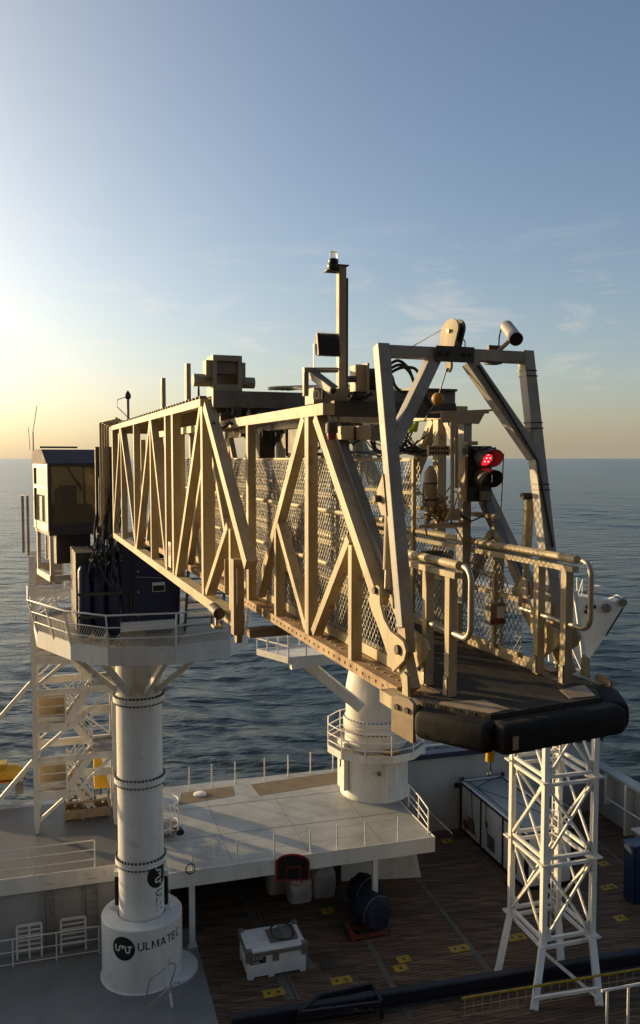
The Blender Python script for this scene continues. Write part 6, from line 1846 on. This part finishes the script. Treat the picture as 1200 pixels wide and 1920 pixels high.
# blue container at the right edge
O = W(1186, 1698, ZM)
t = thing('blue_bin', 'tall blue steel bin at the right edge of the deck', 'bin', O)
m = MB(); m.sbox(O, 0, .6, 0, 1.6, .06, 2.3); part('body', m, M['bluec'], t, bevel=.02)
m = MB()
for k in range(4): m.sbox(O, -.04, -.002, .1 + .42 * k, .22 + .42 * k, .08, 2.25)
part('rib', m, M['bluec'], t)
m = MB(); m.sbox(O, -.05, .65, -.05, 1.65, 2.301, 2.38); part('lid', m, M['bluec'], t)
m = MB(); m.sbox(O, 0, .6, .05, 1.55, .002, .059); part('skid', m, M['dark'], t)
# chained tray at the bottom
O = W(590, 1880, ZM)
t = thing('deck_tray', 'shallow navy framed tray with chains in it at the bottom edge', 'tray', O)
q = [(545, 1893), (590, 1868), (695, 1848), (712, 1882)]
PQ = [W(x, y, ZM + .5) for x, y in ((560, 1900), (598, 1868), (698, 1846), (716, 1880))]
m = MB(); m.prism([Vector((p.x, p.y, ZC + ZM + .30)) for p in PQ], Z * .05); part('tray_floor', m, M['wallg'], t)
m = MB()
for i in range(4): a, b = PQ[i], PQ[(i + 1) % 4]; m.bar(a - Z * .05, b - Z * .05, Z, .22, .10); m.bar(Vector((a.x, a.y, ZC + ZM + .002)), a - Z * .16, VS, .1, .1)
part('rim', m, M['navyr'], t)
m = MB(); random.seed(31)
for k in range(70):
    p = D(random.gauss(640, 22), random.gauss(1872, 7), PQ[1].y - .5); p.z = ZC + ZM + .36 + random.random() * .1
    a = Vector((random.uniform(-1, 1), random.uniform(-1, 1), random.uniform(-.3, .3))).normalized(); b = a.cross(Z).normalized()
    m.tube([p + a * (.07 * math.cos(s)) + b * (.045 * math.sin(s)) for s in [2 * math.pi * i / 8 for i in range(8)]], .016, 5, closed=True)
ob = part('chain', m, M['dark'], t)

# ------------------------------------------------------------------ far left gear on the raised deck
def LD(x, y, zoff=0): return W(x, y, ZW) + Z * zoff
c = LD(22, 1506)
t = thing('rescue_boat', 'yellow covered rescue boat at the far left deck edge', 'boat', c)
m = MB(); vs = []; fs = []; n = 16; secs = [(-3.6, .4), (-3.0, .62), (-1.8, .7), (-.7, .7), (.1, .6), (.5, .32)]
for (l_, k_) in secs:
    for k in range(n):
        a = 2 * math.pi * k / n; y_ = math.sin(a); hh = .72 if y_ > 0 else .5
        vs.append(c + VS * l_ + US * (.85 * k_ * math.cos(a) + 1.4) + Z * (.75 + hh * k_ * y_))
for i in range(len(secs) - 1):
    for k in range(n): fs.append((i * n + k, i * n + (k + 1) % n, (i + 1) * n + (k + 1) % n, (i + 1) * n + k))
fs.append(tuple(range(n))[::-1]); fs.append(tuple((len(secs) - 1) * n + k for k in range(n)))
m.add(vs, fs); part('hull', m, M['yellowb'], t, smooth=50)
m = MB(); m.sbox(c, .76, .80, -3.0, .1, .66, .74); part('fender_strip', m, M['orange'], t)
m = MB(); m.sbox(c, .9, 1.9, -1.6, -1.3, .004, .42); m.sbox(c, .9, 1.9, .1, .4, .004, .42); part('cradle', m, M['mid'], t)
m = MB(); m.box(c + US * 1.3 - VS * .5 + Z * 1.2, VS * .25, US * .3, Z * .18); part('hatch', m, M['yellow'], t)
c = LD(203, 1478)
t = thing('davit_boom', 'white davit arm with yellow winch behind the column', 'davit', c)
m = MB(); m.sbox(c, 0, .8, -.6, .1, .004, 1.5); part('winch_house', m, M['yellowb'], t, bevel=.05)
m = MB(); m.bar(c + VS * .25 + Z * .1, c - VS * .35 + Z * 2.3, US, .4, .35); part('arm', m, M['white'], t)
# steel basket
c = LD(122, 1540)
t = thing('steel_basket', 'tan steel cargo basket full of parts under the stair tower', 'basket', c)
m = MB()
Lk, Wk, Hk = 1.75, 1.0, .75
for (a, b) in ((0, 0), (0, Lk), (Wk, 0), (Wk, Lk)): m.sbox(c, a - .04, a + .04, b - .04, b + .04, .002, Hk)
m.sbox(c, -.03, .03, .04, Lk - .04, .05, .40); m.sbox(c, Wk - .03, Wk + .03, .04, Lk - .04, .05, .4); m.sbox(c, .04, Wk - .04, -.03, .03, .05, .4); m.sbox(c, .04, Wk - .04, Lk - .03, Lk + .03, .05, .4)
m.sbox(c, 0.04, Wk - .04, .04, Lk - .04, .05, .1)
m.sbox(c, -.035, .035, .04, Lk - .04, Hk - .06, Hk)
m.bar(c + VS * .1 + Z * .42, c + VS * .75 + Z * .02 - US * .04, US, .05, .08); m.bar(c + VS * (Lk - .1) + Z * .42, c + VS * 1.0 + Z * .05 - US * .04, US, .05, .08)
part('frame', m, M['brown'], t)
m = MB(); random.seed(9)
for k in range(26):
    p = c + US * random.uniform(.1, .9) + VS * random.uniform(.1, 1.6) + Z * random.uniform(.3, .7); m.cyl(p, p + random.choice((Z, VS, US)) * random.uniform(.1, .35), random.uniform(.02, .07), n=8)
part('contents', m, M['mid'], t)
# black ring (lifebuoy like hose ring) on near edge of deck
c = fas(357, 1629, -.1)
m = MB(); m.tube([c + VS * (.16 * math.cos(a)) + Z * (.18 * math.sin(a)) for a in [2 * math.pi * k / 24 for k in range(24)]], .022, 6, closed=True)
solo('hose_ring', m, M['cable'], 'black rubber ring hung on the first near edge stanchion', 'ring', c)
